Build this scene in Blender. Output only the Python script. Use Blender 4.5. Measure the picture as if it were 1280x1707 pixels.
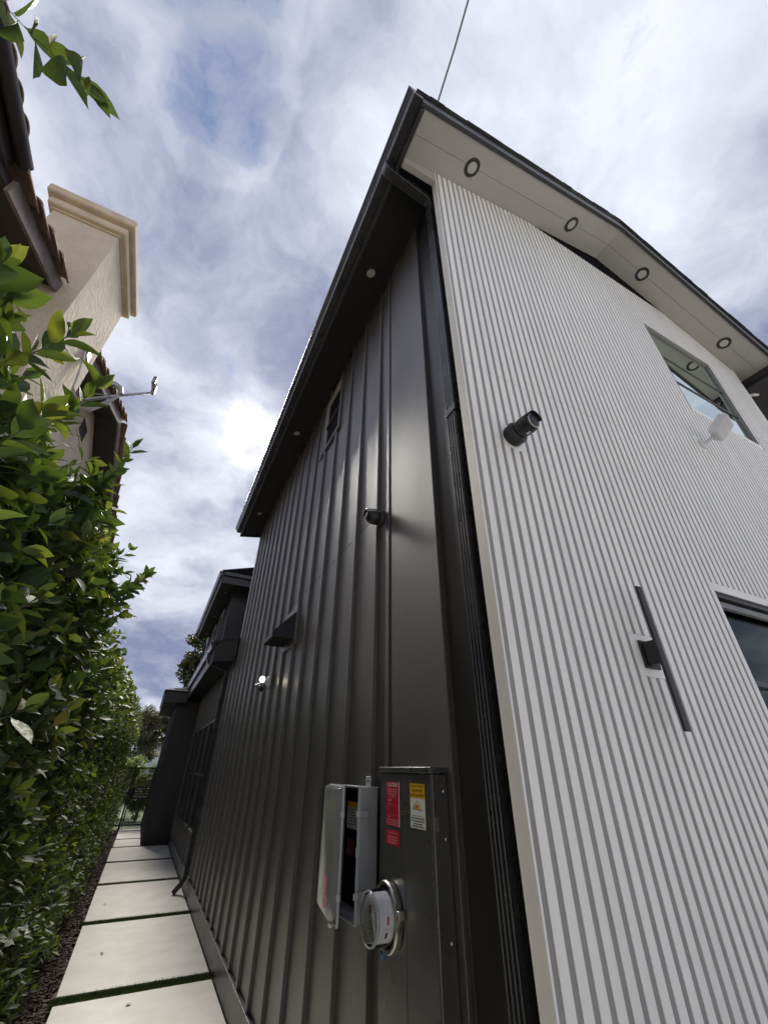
import bpy, bmesh, math, random
import numpy as np
from mathutils import Vector, Matrix
R = math.radians
random.seed(7)
rng = np.random.default_rng(11)
scene = bpy.context.scene
C = scene.collection
for o in list(bpy.data.objects):
    bpy.data.objects.remove(o)

# ------------------------------------------------------------ camera
CAM_H = 1.7
yaw, pitch, roll = 0.46066148, 0.56488651, 0.01088064
fw = Vector((math.sin(yaw) * math.cos(pitch), math.cos(yaw) * math.cos(pitch), math.sin(pitch)))
rt0 = Vector((math.cos(yaw), -math.sin(yaw), 0))
up0 = rt0.cross(fw)
rt = rt0 * math.cos(roll) + up0 * math.sin(roll)
up = -rt0 * math.sin(roll) + up0 * math.cos(roll)
cam_data = bpy.data.cameras.new('camera')
cam = bpy.data.objects.new('camera', cam_data)
C.objects.link(cam)
m = Matrix((rt, up, -fw)).transposed().to_4x4()
m.translation = Vector((0, 0, CAM_H))
cam.matrix_world = m
cam_data.sensor_fit = 'HORIZONTAL'
cam_data.sensor_width = 36.0
cam_data.lens = 36.0 * 679.06 / 1280.0
cam_data.clip_start = 0.02
cam_data.clip_end = 3000
scene.camera = cam

# ------------------------------------------------------------ sky, sun, exposure
SUN_EL, SUN_AZ = R(43), R(4)          # azimuth measured from +Y towards +X
sun_dir = Vector((math.sin(SUN_AZ) * math.cos(SUN_EL), math.cos(SUN_AZ) * math.cos(SUN_EL), math.sin(SUN_EL)))
EXPOSURE = 1.08
SKY_STRENGTH = 0.070
CLOUD_STRENGTH = 1.0
SUN_STRENGTH = 4.2
SUN_ANGLE = 28.0

world = bpy.data.worlds.new('World')
scene.world = world
world.use_nodes = True
nt = world.node_tree
nt.nodes.clear()


class G:
    """tiny node-graph helper"""
    def __init__(s, tree):
        s.t = tree

    def n(s, kind, **kw):
        nd = s.t.nodes.new(kind)
        for k, v in kw.items():
            setattr(nd, k, v)
        return nd

    def set(s, sock, v):
        if hasattr(v, 'is_output'):
            s.t.links.new(v, sock)
        else:
            sock.default_value = v

    def math(s, op, a, b=0.0, c=0.0, clamp=False):
        nd = s.n('ShaderNodeMath', operation=op, use_clamp=clamp)
        s.set(nd.inputs[0], a)
        s.set(nd.inputs[1], b)
        s.set(nd.inputs[2], c)
        return nd.outputs[0]

    def vmath(s, op, a, b=(0, 0, 0)):
        nd = s.n('ShaderNodeVectorMath', operation=op)
        s.set(nd.inputs[0], a)
        s.set(nd.inputs[1], b)
        return nd

    def noise(s, vec, scale, detail=4.0, rough=0.55, dist=0.0):
        nd = s.n('ShaderNodeTexNoise')
        if vec is not None:
            s.set(nd.inputs['Vector'], vec)
        nd.inputs['Scale'].default_value = scale
        nd.inputs['Detail'].default_value = detail
        nd.inputs['Roughness'].default_value = rough
        nd.inputs['Distortion'].default_value = dist
        return nd.outputs['Fac']

    def maprange(s, v, a, b, c=0.0, d=1.0, smooth=True):
        nd = s.n('ShaderNodeMapRange')
        nd.interpolation_type = 'SMOOTHSTEP' if smooth else 'LINEAR'
        s.set(nd.inputs[0], v)
        for i, x in enumerate((a, b, c, d)):
            s.set(nd.inputs[i + 1], x)
        return nd.outputs[0]

    def mix(s, fac, a, b, mode='MIX'):
        nd = s.n('ShaderNodeMix', data_type='RGBA', blend_type=mode)
        s.set(nd.inputs[0], fac)
        s.set(nd.inputs[6], a)
        s.set(nd.inputs[7], b)
        return nd.outputs[2]


def c4(c):
    return (c[0], c[1], c[2], 1.0)


g = G(nt)
tc = g.n('ShaderNodeTexCoord').outputs['Generated']
nrm = g.vmath('NORMALIZE', tc).outputs[0]
sp = g.n('ShaderNodeSeparateXYZ')
g.set(sp.inputs[0], nrm)
zz = g.math('ADD', g.math('MAXIMUM', sp.outputs[2], 0.0), 0.32)
cmb = g.n('ShaderNodeCombineXYZ')
g.set(cmb.inputs[0], g.math('DIVIDE', sp.outputs[0], zz))
g.set(cmb.inputs[1], g.math('DIVIDE', sp.outputs[1], zz))
cmb.inputs[2].default_value = 3.1
pv = cmb.outputs[0]
# domain warp for wispy shapes
wn = g.n('ShaderNodeTexNoise')
g.set(wn.inputs['Vector'], pv)
wn.inputs['Scale'].default_value = 1.9
wn.inputs['Detail'].default_value = 6
wn.inputs['Roughness'].default_value = 0.6
warp = g.vmath('SUBTRACT', wn.outputs['Color'], (0.5, 0.5, 0.5)).outputs[0]
pw = g.vmath('ADD', pv, g.vmath('MULTIPLY', warp, (0.34, 0.34, 0.0)).outputs[0]).outputs[0]
shade = g.noise(g.vmath('ADD', pw, (7.3, 2.1, 0)).outputs[0], 1.7, 8, 0.56)
fine = g.noise(pw, 4.0, 8, 0.62)
dwn = g.vmath('NORMALIZE', g.vmath('ADD', nrm, g.vmath('MULTIPLY', warp, (0.34, 0.34, 0.34)).outputs[0]).outputs[0]).outputs[0]


def blob(d, lo, hi):
    v = g.vmath('DOT_PRODUCT', dwn, tuple(Vector(d).normalized())).outputs['Value']
    return g.maprange(v, math.cos(R(lo)), math.cos(R(hi)))


# openings in the cloud deck (directions in the sky, outer and inner radius in degrees)
GAPS = [((-0.190, 0.150, 0.970), 11, 2), ((-0.128, 0.320, 0.938), 8, 2)]
gap = None
for d, a, b in GAPS:
    v = blob(d, a, b)
    gap = v if gap is None else g.math('MAXIMUM', gap, v)
gap = g.math('MAXIMUM', gap, g.maprange(shade, 0.27, 0.20))
gapn = g.maprange(g.math('ADD', gap, g.math('MULTIPLY', g.math('SUBTRACT', fine, 0.5), 3.0)), 0.40, 1.08)
cover = g.math('SUBTRACT', 1.0, g.math('MULTIPLY', gapn, 0.93), clamp=True)
glowdot = g.math('MAXIMUM', g.vmath('DOT_PRODUCT', nrm, tuple(sun_dir)).outputs['Value'], 0.0)
glow = g.math('ADD', g.math('MULTIPLY', g.math('POWER', glowdot, 260.0), 0.34), g.math('MULTIPLY', g.math('POWER', glowdot, 26.0), 0.07))
sh = g.maprange(shade, 0.36, 0.69)
rim = g.math('MULTIPLY', g.maprange(gap, 0.02, 0.30), 0.16)
wisp = g.math('MULTIPLY', g.math('SUBTRACT', fine, 0.5), 1.25)
lum = g.math('ADD', g.math('ADD', g.math('MULTIPLY', sh, 0.85), rim), wisp, clamp=True)
ccol = g.mix(lum, c4((0.122, 0.140, 0.216)), c4((0.445, 0.460, 0.510)))
glowt = g.math('MULTIPLY', glow, g.maprange(shade, 0.32, 0.60, 0.25, 1.3))
gcol = g.mix(1.0, ccol, g.mix(glowt, c4((0, 0, 0)), c4((1.0, 0.97, 0.92))), 'ADD')
sky = g.n('ShaderNodeTexSky', sky_type='NISHITA')
sky.sun_disc = False
sky.sun_elevation = SUN_EL
sky.sun_rotation = SUN_AZ
sky.dust_density = 0.1
sky.ozone_density = 5.0
sky.altitude = 1200
bg1 = g.n('ShaderNodeBackground')
g.set(bg1.inputs[0], sky.outputs[0])
bg1.inputs[1].default_value = SKY_STRENGTH
bg2 = g.n('ShaderNodeBackground')
g.set(bg2.inputs[0], gcol)
bg2.inputs[1].default_value = CLOUD_STRENGTH
mx = g.n('ShaderNodeMixShader')
g.set(mx.inputs[0], cover)
g.set(mx.inputs[1], bg1.outputs[0])
g.set(mx.inputs[2], bg2.outputs[0])
wo = g.n('ShaderNodeOutputWorld')
g.set(wo.inputs[0], mx.outputs[0])

sl = bpy.data.lights.new('sun', 'SUN')
sl.energy = SUN_STRENGTH
sl.angle = R(SUN_ANGLE)
sl.color = (1.0, 0.95, 0.87)
so = bpy.data.objects.new('sun', sl)
C.objects.link(so)
so.rotation_euler = sun_dir.to_track_quat('Z', 'Y').to_euler()
so.location = (0, 0, 30)

scene.view_settings.view_transform = 'Standard'
scene.view_settings.look = 'None'
scene.view_settings.exposure = EXPOSURE
scene.view_settings.gamma = 1.0
scene.view_settings.use_curve_mapping = False

# ------------------------------------------------------------ materials
MATS = {}


def mat(name, col, rough=0.5, metal=0.0, var=0.0, vscale=3.0, bump=0.0, bscale=60.0, spec=0.5, coat=0.0,
        col2=None, emit=None, estr=0.0, rvar=0.0, stretch=(1, 1, 1), detail=5, bdist=0.002, ior=None, wave=0.0):
    if name in MATS:
        return MATS[name]
    ma = bpy.data.materials.new(name)
    ma.use_nodes = True
    t = ma.node_tree
    b = t.nodes['Principled BSDF']
    q = G(t)
    b.inputs['Roughness'].default_value = rough
    b.inputs['Metallic'].default_value = metal
    b.inputs['Specular IOR Level'].default_value = spec
    b.inputs['Coat Weight'].default_value = coat
    b.inputs['Base Color'].default_value = c4(col)
    co = q.n('ShaderNodeTexCoord').outputs['Object']
    if stretch != (1, 1, 1):
        co = q.vmath('MULTIPLY', co, stretch).outputs[0]
    if var > 0 or col2:
        n1 = q.noise(co, vscale, detail, 0.6)
        f = q.maprange(n1, 0.3, 0.7)
        if col2 is None:
            a = tuple(x * (1 - var) for x in col)
            bb = tuple(min(1, x * (1 + var)) for x in col)
        else:
            a, bb = col, col2
        q.set(b.inputs['Base Color'], q.mix(f, c4(a), c4(bb)))
    if rvar > 0:
        n3 = q.noise(co, vscale * 1.7, 5, 0.6)
        q.set(b.inputs['Roughness'], q.maprange(n3, 0.25, 0.75, max(0.02, rough - rvar), min(1, rough + rvar)))
    if bump > 0:
        n2 = q.noise(co, bscale, 6, 0.6)
        bn = q.n('ShaderNodeBump')
        bn.inputs['Strength'].default_value = bump
        bn.inputs['Distance'].default_value = bdist
        q.set(bn.inputs['Height'], n2)
        q.set(b.inputs['Normal'], bn.outputs[0])
    if wave > 0:
        w1 = q.noise(co, 2.3, 2, 0.5)
        bw = q.n('ShaderNodeBump')
        bw.inputs['Strength'].default_value = 1.0
        bw.inputs['Distance'].default_value = wave
        q.set(bw.inputs['Height'], w1)
        if b.inputs['Normal'].is_linked:
            q.set(bw.inputs['Normal'], b.inputs['Normal'].links[0].from_socket)
        q.set(b.inputs['Normal'], bw.outputs[0])
    if ior:
        b.inputs['IOR'].default_value = ior
    if emit:
        b.inputs['Emission Color'].default_value = c4(emit)
        b.inputs['Emission Strength'].default_value = estr
    MATS[name] = ma
    return ma


def leaf_mat(name, ramp, rough=0.56, transl=0.26, veins=False):
    ma = bpy.data.materials.new(name)
    ma.use_nodes = True
    t = ma.node_tree
    q = G(t)
    b = t.nodes['Principled BSDF']
    geo = q.n('ShaderNodeNewGeometry')
    oi = q.n('ShaderNodeObjectInfo')
    r = q.math('FRACT', q.math('ADD', geo.outputs['Random Per Island'], oi.outputs['Random']))
    cr = q.n('ShaderNodeValToRGB')
    q.set(cr.inputs[0], r)
    el = cr.color_ramp.elements
    while len(el) < len(ramp):
        el.new(0.5)
    for e, (p, c) in zip(el, ramp):
        e.position = p
        e.color = c4(c)
    lc = cr.outputs[0]
    if veins:
        sx3 = q.n('ShaderNodeSeparateXYZ')
        q.set(sx3.inputs[0], q.n('ShaderNodeTexCoord').outputs['Object'])
        ay = q.math('ABSOLUTE', sx3.outputs[1])
        midrib = q.maprange(ay, 0.006, 0.016, 1.0, 0.0)
        sv = q.math('FRACT', q.math('MULTIPLY', q.math('SUBTRACT', sx3.outputs[0], q.math('MULTIPLY', ay, 0.75)), 13.0))
        side_v = q.math('MULTIPLY', q.maprange(q.math('ABSOLUTE', q.math('SUBTRACT', sv, 0.5)), 0.0, 0.10, 1.0, 0.0), 0.35)
        vfac = q.math('MAXIMUM', q.math('MULTIPLY', midrib, 0.8), side_v)
        blot = q.maprange(q.noise(q.n('ShaderNodeTexCoord').outputs['Object'], 7.0, 5, .6), 0.35, 0.7, 0.78, 1.15)
        lc = q.mix(vfac, q.mix(1.0, lc, q.n('ShaderNodeCombineColor').outputs[0], 'ADD'), q.mix(0.45, lc, c4((0.20, 0.24, 0.10))))
        bm_ = q.vmath('SCALE', lc)
        q.set(bm_.inputs['Scale'], blot)
        lc = bm_.outputs[0]
        q.set(b.inputs['Roughness'], q.maprange(blot, 0.78, 1.15, rough + .12, rough - .10))
    back = q.mix(geo.outputs['Backfacing'], lc, q.mix(0.35, cr.outputs[0], c4((0.12, 0.17, 0.07))))
    q.set(b.inputs['Base Color'], back)
    b.inputs['Roughness'].default_value = rough
    b.inputs['Specular IOR Level'].default_value = 0.28
    tr = q.n('ShaderNodeBsdfTranslucent')
    q.set(tr.inputs[0], q.mix(1.0, cr.outputs[0], c4((2.0, 1.9, 0.6)), 'MULTIPLY'))
    ms = q.n('ShaderNodeMixShader')
    ms.inputs[0].default_value = transl
    q.set(ms.inputs[1], b.outputs[0])
    q.set(ms.inputs[2], tr.outputs[0])
    q.set(t.nodes['Material Output'].inputs[0], ms.outputs[0])
    MATS[name] = ma
    return ma


M_DARK = mat('dark_siding_paint', (0.074, 0.070, 0.066), 0.43, var=0.10, vscale=1.2, bump=0.12, bscale=180, rvar=0.06, stretch=(1, 1, 0.25), ior=2.1, wave=0.005)
M_DARKTRIM = mat('dark_trim_paint', (0.034, 0.033, 0.034), 0.38, var=0.08, vscale=2, bump=0.08, bscale=150, rvar=0.05)
M_SOFFITD = mat('dark_soffit_paint', (0.022, 0.021, 0.023), 0.65, var=0.08, vscale=2, bump=0.1, bscale=140)
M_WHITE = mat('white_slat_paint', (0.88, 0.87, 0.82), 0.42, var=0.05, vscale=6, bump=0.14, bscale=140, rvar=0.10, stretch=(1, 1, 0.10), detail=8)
M_GROOVE = mat('groove_grey', (0.31, 0.305, 0.29), 0.6, var=0.06, vscale=5, bump=0.1, bscale=120)  # even grey, darker than the slats in front of it
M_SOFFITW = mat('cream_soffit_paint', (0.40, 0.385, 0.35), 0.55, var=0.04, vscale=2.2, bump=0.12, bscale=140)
M_GUTTER = mat('black_gutter_metal', (0.026, 0.026, 0.029), 0.26, var=0.1, vscale=3, rvar=0.08, spec=0.6)
M_SHINGLE = mat('charcoal_shingle', (0.045, 0.044, 0.045), 0.95, var=0.4, vscale=30, bump=0.6, bscale=220)
M_BLACK = mat('black_plastic', (0.018, 0.018, 0.020), 0.36, var=0.1, vscale=20, rvar=0.06)
M_BLACKM = mat('black_powder_coat', (0.022, 0.022, 0.024), 0.48, bump=0.15, bscale=500, var=0.1, vscale=12)
M_CHROME = mat('chrome_trim', (0.75, 0.75, 0.76), 0.14, metal=1.0)
M_LENS = mat('frosted_lens', (0.46, 0.445, 0.41), 0.4)
M_VENT = mat('vent_black', (0.008, 0.008, 0.012), 0.8, spec=0.1)
M_FRAMEW = mat('window_frame_dark', (0.045, 0.045, 0.045), 0.4)
M_FRAMEG = mat('window_frame_grey', (0.19, 0.185, 0.18), 0.42, var=0.06)
M_FRAMEL = mat('pale_window_frame', (0.42, 0.41, 0.40), 0.4, var=0.05)
M_PANEL = mat('painted_meter_panel', (0.058, 0.058, 0.055), 0.33, var=0.12, vscale=4, bump=0.10, bscale=110, rvar=0.08, ior=1.9)
M_GREY = mat('grey_enclosure_plastic', (0.33, 0.355, 0.37), 0.40, var=0.04, vscale=9, bump=0.05, bscale=250, rvar=0.06)
M_GREYD = mat('grey_door_gloss', (0.27, 0.285, 0.275), 0.16, var=0.10, vscale=5, rvar=0.06)
M_STEEL = mat('galvanised_steel', (0.55, 0.55, 0.50), 0.25, metal=1.0, var=0.15, vscale=15, rvar=0.08)
M_METER = mat('meter_grey', (0.66, 0.67, 0.68), 0.5, var=0.05)
M_METERL = mat('meter_label', (0.72, 0.72, 0.74), 0.5, var=0.04, vscale=30)
M_RED = mat('red_sticker', (0.50, 0.012, 0.030), 0.35, var=0.08, vscale=12)
M_YEL = mat('yellow_sticker', (0.78, 0.42, 0.012), 0.4, var=0.06, vscale=12)
M_WST = mat('white_sticker', (0.74, 0.74, 0.72), 0.4, var=0.04, vscale=12)
M_INK = mat('black_ink', (0.02, 0.02, 0.02), 0.5)
M_INKW = mat('white_ink', (0.80, 0.78, 0.78), 0.5)
M_INKP = mat('pale_red_ink', (0.62, 0.22, 0.26), 0.5)
M_CONC = mat('paver_concrete', (0.505, 0.49, 0.445), 0.85, vscale=3.0, bump=0.5, bscale=120, detail=12, col2=(0.59, 0.575, 0.53))
M_DRIVE = mat('driveway_concrete', (0.55, 0.54, 0.51), 0.9, var=0.1, vscale=1.2)
M_SOIL = mat('soil', (0.075, 0.055, 0.042), 0.95, var=0.4, vscale=6, bump=0.5, bscale=40, bdist=0.02)
M_MULCH = mat('red_brown_mulch', (0.060, 0.036, 0.028), 0.9, var=0.5, vscale=18, col2=(0.030, 0.020, 0.016))
M_TURF = mat('turf_blade', (0.10, 0.145, 0.040), 0.6, var=0.4, vscale=20)
M_STUCCO = mat('beige_stucco', (0.66, 0.555, 0.41), 0.9, vscale=2.2, bump=0.9, bscale=16, bdist=0.02, detail=10, col2=(0.77, 0.665, 0.51))
M_STONE = mat('cast_stone_cap', (0.71, 0.59, 0.42), 0.85, var=0.10, vscale=5, bump=0.2, bscale=60)
M_TILE = mat('clay_tile', (0.30, 0.20, 0.155), 0.85, var=0.3, vscale=5, bump=0.3, bscale=50)
M_BROWN = mat('brown_fascia_paint', (0.036, 0.028, 0.027), 0.5, var=0.15, vscale=5)
M_TIMBER = mat('weathered_barge_board', (0.23, 0.185, 0.165), 0.7, var=0.3, vscale=6)
M_GALV = mat('dull_galvanised', (0.38, 0.37, 0.36), 0.45, metal=0.7, var=0.2, vscale=12)
M_WIRE = mat('grey_cable', (0.16, 0.16, 0.17), 0.6)
M_WIREP = mat('pale_cable', (0.45, 0.43, 0.41), 0.6)
M_WHITEP = mat('white_plastic', (0.66, 0.66, 0.66), 0.4, var=0.04, vscale=8)
M_BARK = mat('bark', (0.16, 0.135, 0.115), 0.9, var=0.3, vscale=14, bump=0.5, bscale=40, bdist=0.006)
M_TWIG = mat('green_twig', (0.10, 0.11, 0.055), 0.7, var=0.2, vscale=10)
M_INT = mat('interior_wall', (0.55, 0.55, 0.52), 0.8)
M_DOORW = mat('interior_door_white', (0.75, 0.77, 0.73), 0.5)
M_GATE = mat('gate_black', (0.012, 0.012, 0.013), 0.45)
M_BLUE = mat('blue_seal', (0.02, 0.09, 0.22), 0.4)
M_FARWALL = mat('far_white_wall', (0.72, 0.73, 0.74), 0.8, var=0.04)
M_FARROOF = mat('far_grey_roof', (0.28, 0.29, 0.30), 0.9, var=0.15)
M_LAMP = mat('lit_lamp', (1, 0.95, 0.8), 0.4, emit=(1.0, 0.94, 0.72), estr=3.5)
M_SOLARC = mat('black_solar_cell', (0.008, 0.009, 0.014), 0.2)

M_LEAF = leaf_mat('ficus_leaf', [(0.0, (0.024, 0.044, 0.016)), (0.50, (0.043, 0.072, 0.027)), (0.84, (0.070, 0.104, 0.037)),
                                 (0.992, (0.105, 0.135, 0.042)), (1.0, (0.16, 0.13, 0.045))])
M_LEAFB = leaf_mat('young_ficus_leaf', [(0.0, (0.05, 0.082, 0.025)), (0.5, (0.082, 0.122, 0.034)), (0.88, (0.14, 0.18, 0.045)),
                                        (0.98, (0.18, 0.19, 0.045)), (1.0, (0.20, 0.13, 0.05))])
M_LEAFV = leaf_mat('veined_ficus_leaf', [(0.0, (0.024, 0.044, 0.016)), (0.50, (0.043, 0.072, 0.027)), (0.84, (0.070, 0.104, 0.037)),
                                         (0.992, (0.105, 0.135, 0.042)), (1.0, (0.16, 0.13, 0.045))], veins=True)
M_LEAFBV = leaf_mat('veined_young_leaf', [(0.0, (0.05, 0.082, 0.025)), (0.5, (0.082, 0.122, 0.034)), (0.88, (0.14, 0.18, 0.045)),
                                          (0.98, (0.18, 0.19, 0.045)), (1.0, (0.20, 0.13, 0.05))], veins=True)
M_LEAFM = leaf_mat('magnolia_leaf', [(0.0, (0.028, 0.042, 0.018)), (0.6, (0.05, 0.065, 0.03)), (0.9, (0.09, 0.075, 0.04)), (1.0, (0.12, 0.09, 0.05))], 0.3, 0.15)
M_LEAFO = leaf_mat('olive_brown_leaf', [(0.0, (0.06, 0.06, 0.035)), (0.6, (0.095, 0.09, 0.055)), (1.0, (0.14, 0.125, 0.08))], 0.6, 0.2)


def glass_mat(name, tint, refl, trans_col, rough=0.0, blend=0.32):
    ma = bpy.data.materials.new(name)
    ma.use_nodes = True
    t = ma.node_tree
    q = G(t)
    t.nodes.remove(t.nodes['Principled BSDF'])
    gl = q.n('ShaderNodeBsdfGlossy')
    gl.inputs[0].default_value = c4(tint)
    gl.inputs['Roughness'].default_value = rough
    tr = q.n('ShaderNodeBsdfTransparent')
    tr.inputs[0].default_value = c4(trans_col)
    lw = q.n('ShaderNodeLayerWeight')
    lw.inputs[0].default_value = blend
    f = q.maprange(lw.outputs['Fresnel'], 0.0, 1.0, refl, 1.0, smooth=False)
    ms = q.n('ShaderNodeMixShader')
    q.set(ms.inputs[0], f)
    q.set(ms.inputs[1], tr.outputs[0])
    q.set(ms.inputs[2], gl.outputs[0])
    q.set(t.nodes['Material Output'].inputs[0], ms.outputs[0])
    MATS[name] = ma
    return ma


M_GLASSR = glass_mat('coated_window_glass', (0.86, 0.97, 0.92), 0.74, (0.45, 0.55, 0.50), blend=0.5)
M_GLASS = glass_mat('plain_window_glass', (0.80, 0.92, 0.86), 0.01, (0.66, 0.78, 0.70), blend=0.22)
M_GLASSD = glass_mat('dim_window_glass', (0.78, 0.88, 0.79), 0.46, (0.45, 0.5, 0.46))
M_METERG = glass_mat('clear_meter_cover', (0.95, 0.96, 0.97), 0.01, (0.95, 0.96, 0.97), 0.03, blend=0.12)

# ------------------------------------------------------------ mesh helpers


class B:
    def __init__(s):
        s.v, s.f, s.mi = [], [], []

    def add(s, vs, fs, mi=0):
        o = len(s.v)
        s.v += [tuple(v) for v in vs]
        s.f += [tuple(i + o for i in f) for f in fs]
        s.mi += [mi] * len(fs)
        return s

    def box(s, x0, x1, y0, y1, z0, z1, mi=0):
        x0, x1 = min(x0, x1), max(x0, x1)
        y0, y1 = min(y0, y1), max(y0, y1)
        z0, z1 = min(z0, z1), max(z0, z1)
        vs = [(x0, y0, z0), (x1, y0, z0), (x1, y1, z0), (x0, y1, z0), (x0, y0, z1), (x1, y0, z1), (x1, y1, z1), (x0, y1, z1)]
        return s.add(vs, [(0, 3, 2, 1), (4, 5, 6, 7), (0, 1, 5, 4), (1, 2, 6, 5), (2, 3, 7, 6), (3, 0, 4, 7)], mi)

    def loft(s, rings, cap=True, closed=True, mi=0):
        """rings: list of equal-length point loops"""
        n = len(rings[0])
        vs = [p for r in rings for p in r]
        fs = []
        for k in range(len(rings) - 1):
            for i in range(n if closed else n - 1):
                j = (i + 1) % n
                fs.append((k * n + i, k * n + j, (k + 1) * n + j, (k + 1) * n + i))
        if cap and closed:
            fs.append(tuple(range(n))[::-1])
            fs.append(tuple((len(rings) - 1) * n + i for i in range(n)))
        return s.add(vs, fs, mi)

    def prism(s, poly, axis, a, b, mi=0):
        """extrude 2d poly along axis ('x','y','z') from a to b"""
        def P(p, t):
            return {'x': (t, p[0], p[1]), 'y': (p[0], t, p[1]), 'z': (p[0], p[1], t)}[axis]
        return s.loft([[P(p, a) for p in poly], [P(p, b) for p in poly]], mi=mi)

    def tube(s, pts, rad, n=10, mi=0):
        pts = [Vector(p) for p in pts]
        rads = rad if isinstance(rad, (list, tuple)) else [rad] * len(pts)
        rings = []
        ref = None
        for i, p in enumerate(pts):
            d = (pts[min(i + 1, len(pts) - 1)] - pts[max(i - 1, 0)]).normalized()
            if ref is None:
                ref = Vector((0, 0, 1)) if abs(d.z) < 0.9 else Vector((1, 0, 0))
            u = d.cross(ref).normalized()
            w = d.cross(u).normalized()
            ref = -w if False else ref
            rings.append([p + (u * math.cos(2 * math.pi * k / n) + w * math.sin(2 * math.pi * k / n)) * rads[i] for k in range(n)])
        return s.loft(rings, mi=mi)

    def lathe(s, prof, origin, axis, n=32, cap=True, mi=0):
        """prof: list of (radius, distance along axis)"""
        ax = Vector(axis).normalized()
        ref = Vector((0, 0, 1)) if abs(ax.z) < 0.9 else Vector((1, 0, 0))
        u = ax.cross(ref).normalized()
        w = ax.cross(u).normalized()
        o = Vector(origin)
        rings = [[o + ax * t + (u * math.cos(2 * math.pi * k / n) + w * math.sin(2 * math.pi * k / n)) * r for k in range(n)] for r, t in prof]
        return s.loft(rings, cap=cap, mi=mi)

    def mesh(s, name, mats, smooth=False):
        me = bpy.data.meshes.new(name)
        me.from_pydata(s.v, [], s.f)
        for ma in (mats if isinstance(mats, (list, tuple)) else [mats]):
            me.materials.append(ma)
        if len(set(s.mi)) > 1:
            me.polygons.foreach_set('material_index', s.mi)
        bm = bmesh.new()
        bm.from_mesh(me)
        bmesh.ops.recalc_face_normals(bm, faces=bm.faces)
        bm.to_mesh(me)
        bm.free()
        if smooth:
            me.polygons.foreach_set('use_smooth', [True] * len(me.polygons))
            try:
                me.set_sharp_from_angle(angle=R(38))
            except Exception:
                pass
        me.update()
        return me

    def build(s, name, mats, parent=None, smooth=False, bevel=0.0, seg=2):
        o = bpy.data.objects.new(name, s.mesh(name, mats, smooth or bevel > 0))
        C.objects.link(o)
        put(o, parent)
        if bevel > 0:
            md = o.modifiers.new('bevel', 'BEVEL')
            md.width = bevel
            md.segments = seg
            md.limit_method = 'ANGLE'
            md.angle_limit = R(40)
        return o


def put(o, parent):
    if parent is not None:
        o.parent = parent
        mw = BASE.get(parent.name, Matrix.Identity(4))
        o.matrix_parent_inverse = mw.inverted()
        BASE[o.name] = mw @ mw.inverted() @ Matrix.Identity(4)


BASE = {}


def empty(name, loc, label=None, cat=None, group=None):
    o = bpy.data.objects.new(name, None)
    o.empty_display_size = 0.2
    o.location = loc
    C.objects.link(o)
    BASE[o.name] = Matrix.Translation(Vector(loc))
    tag(o, label, cat, group)
    return o


def tag(o, label=None, cat=None, group=None, kind=None):
    if label:
        o['label'] = label
    if cat:
        o['category'] = cat
    if group:
        o['group'] = group
    if kind:
        o['kind'] = kind
    return o


def place(name, me, parent, loc=(0, 0, 0), rot=None, scale=None):
    """object sharing mesh data, placed in world space under parent"""
    o = bpy.data.objects.new(name, me)
    C.objects.link(o)
    o.location = loc
    if rot is not None:
        o.rotation_euler = rot
    if scale is not None:
        o.scale = scale
    put(o, parent)
    return o


# ------------------------------------------------------------ ground and path
gr = B().box(-400, 400, -200, 600, -0.30, -0.062).build('ground', M_SOIL)
tag(gr, kind='structure')
PX0, PX1 = -0.172, 1.095
path = B().box(-0.14, 1.06, -2.6, 14.6, -0.061, -0.052).add([], []).build('path', M_SOIL)
tag(path, kind='structure')
joints = [-0.85, 1.40, 3.64, 5.88, 8.17, 10.46, 12.60, 14.70]
gap_half = [0.085, 0.085, 0.085, 0.088, 0.085, 0.085, 0.08, 0.06]
mp = None
for i in range(len(joints) - 1):
    a, b = joints[i] + gap_half[i], joints[i + 1] - gap_half[i + 1]
    B().box(PX0, PX1, a, b, -0.052, 0.0).build('paver', M_CONC, path, bevel=0.006)
for a, b in ((14.77, 16.16), (16.30, 18.05), (18.2, 18.75)):
    B().box(-0.15, 0.470, a, b, -0.052, 0.0).build('paver', M_CONC, path, bevel=0.006)
drv = B().box(-14, 30, -40, -1.2, -0.2, -0.01).build('driveway', M_DRIVE)
tag(drv, kind='structure')
dr2 = B().box(1.35, 30, -1.19, 0.75, -0.2, -0.012).build('front_walk', M_DRIVE)
tag(dr2, kind='structure')

# turf blades in the joints
bl_v, bl_f = [], []


def blades(x0, x1, y0, y1, n, z, hmin, hmax, w):
    for _ in range(n):
        x, y = random.uniform(x0, x1), random.uniform(y0, y1)
        a = random.uniform(0, 6.283)
        h = random.uniform(hmin, hmax)
        lx, ly = random.gauss(0, 0.012), random.gauss(0, 0.012)
        dx, dy = math.cos(a) * w, math.sin(a) * w
        o = len(bl_v)
        bl_v.extend([(x - dx, y - dy, z), (x + dx, y + dy, z), (x + lx, y + ly, z + h)])
        bl_f.append((o, o + 1, o + 2))


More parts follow.
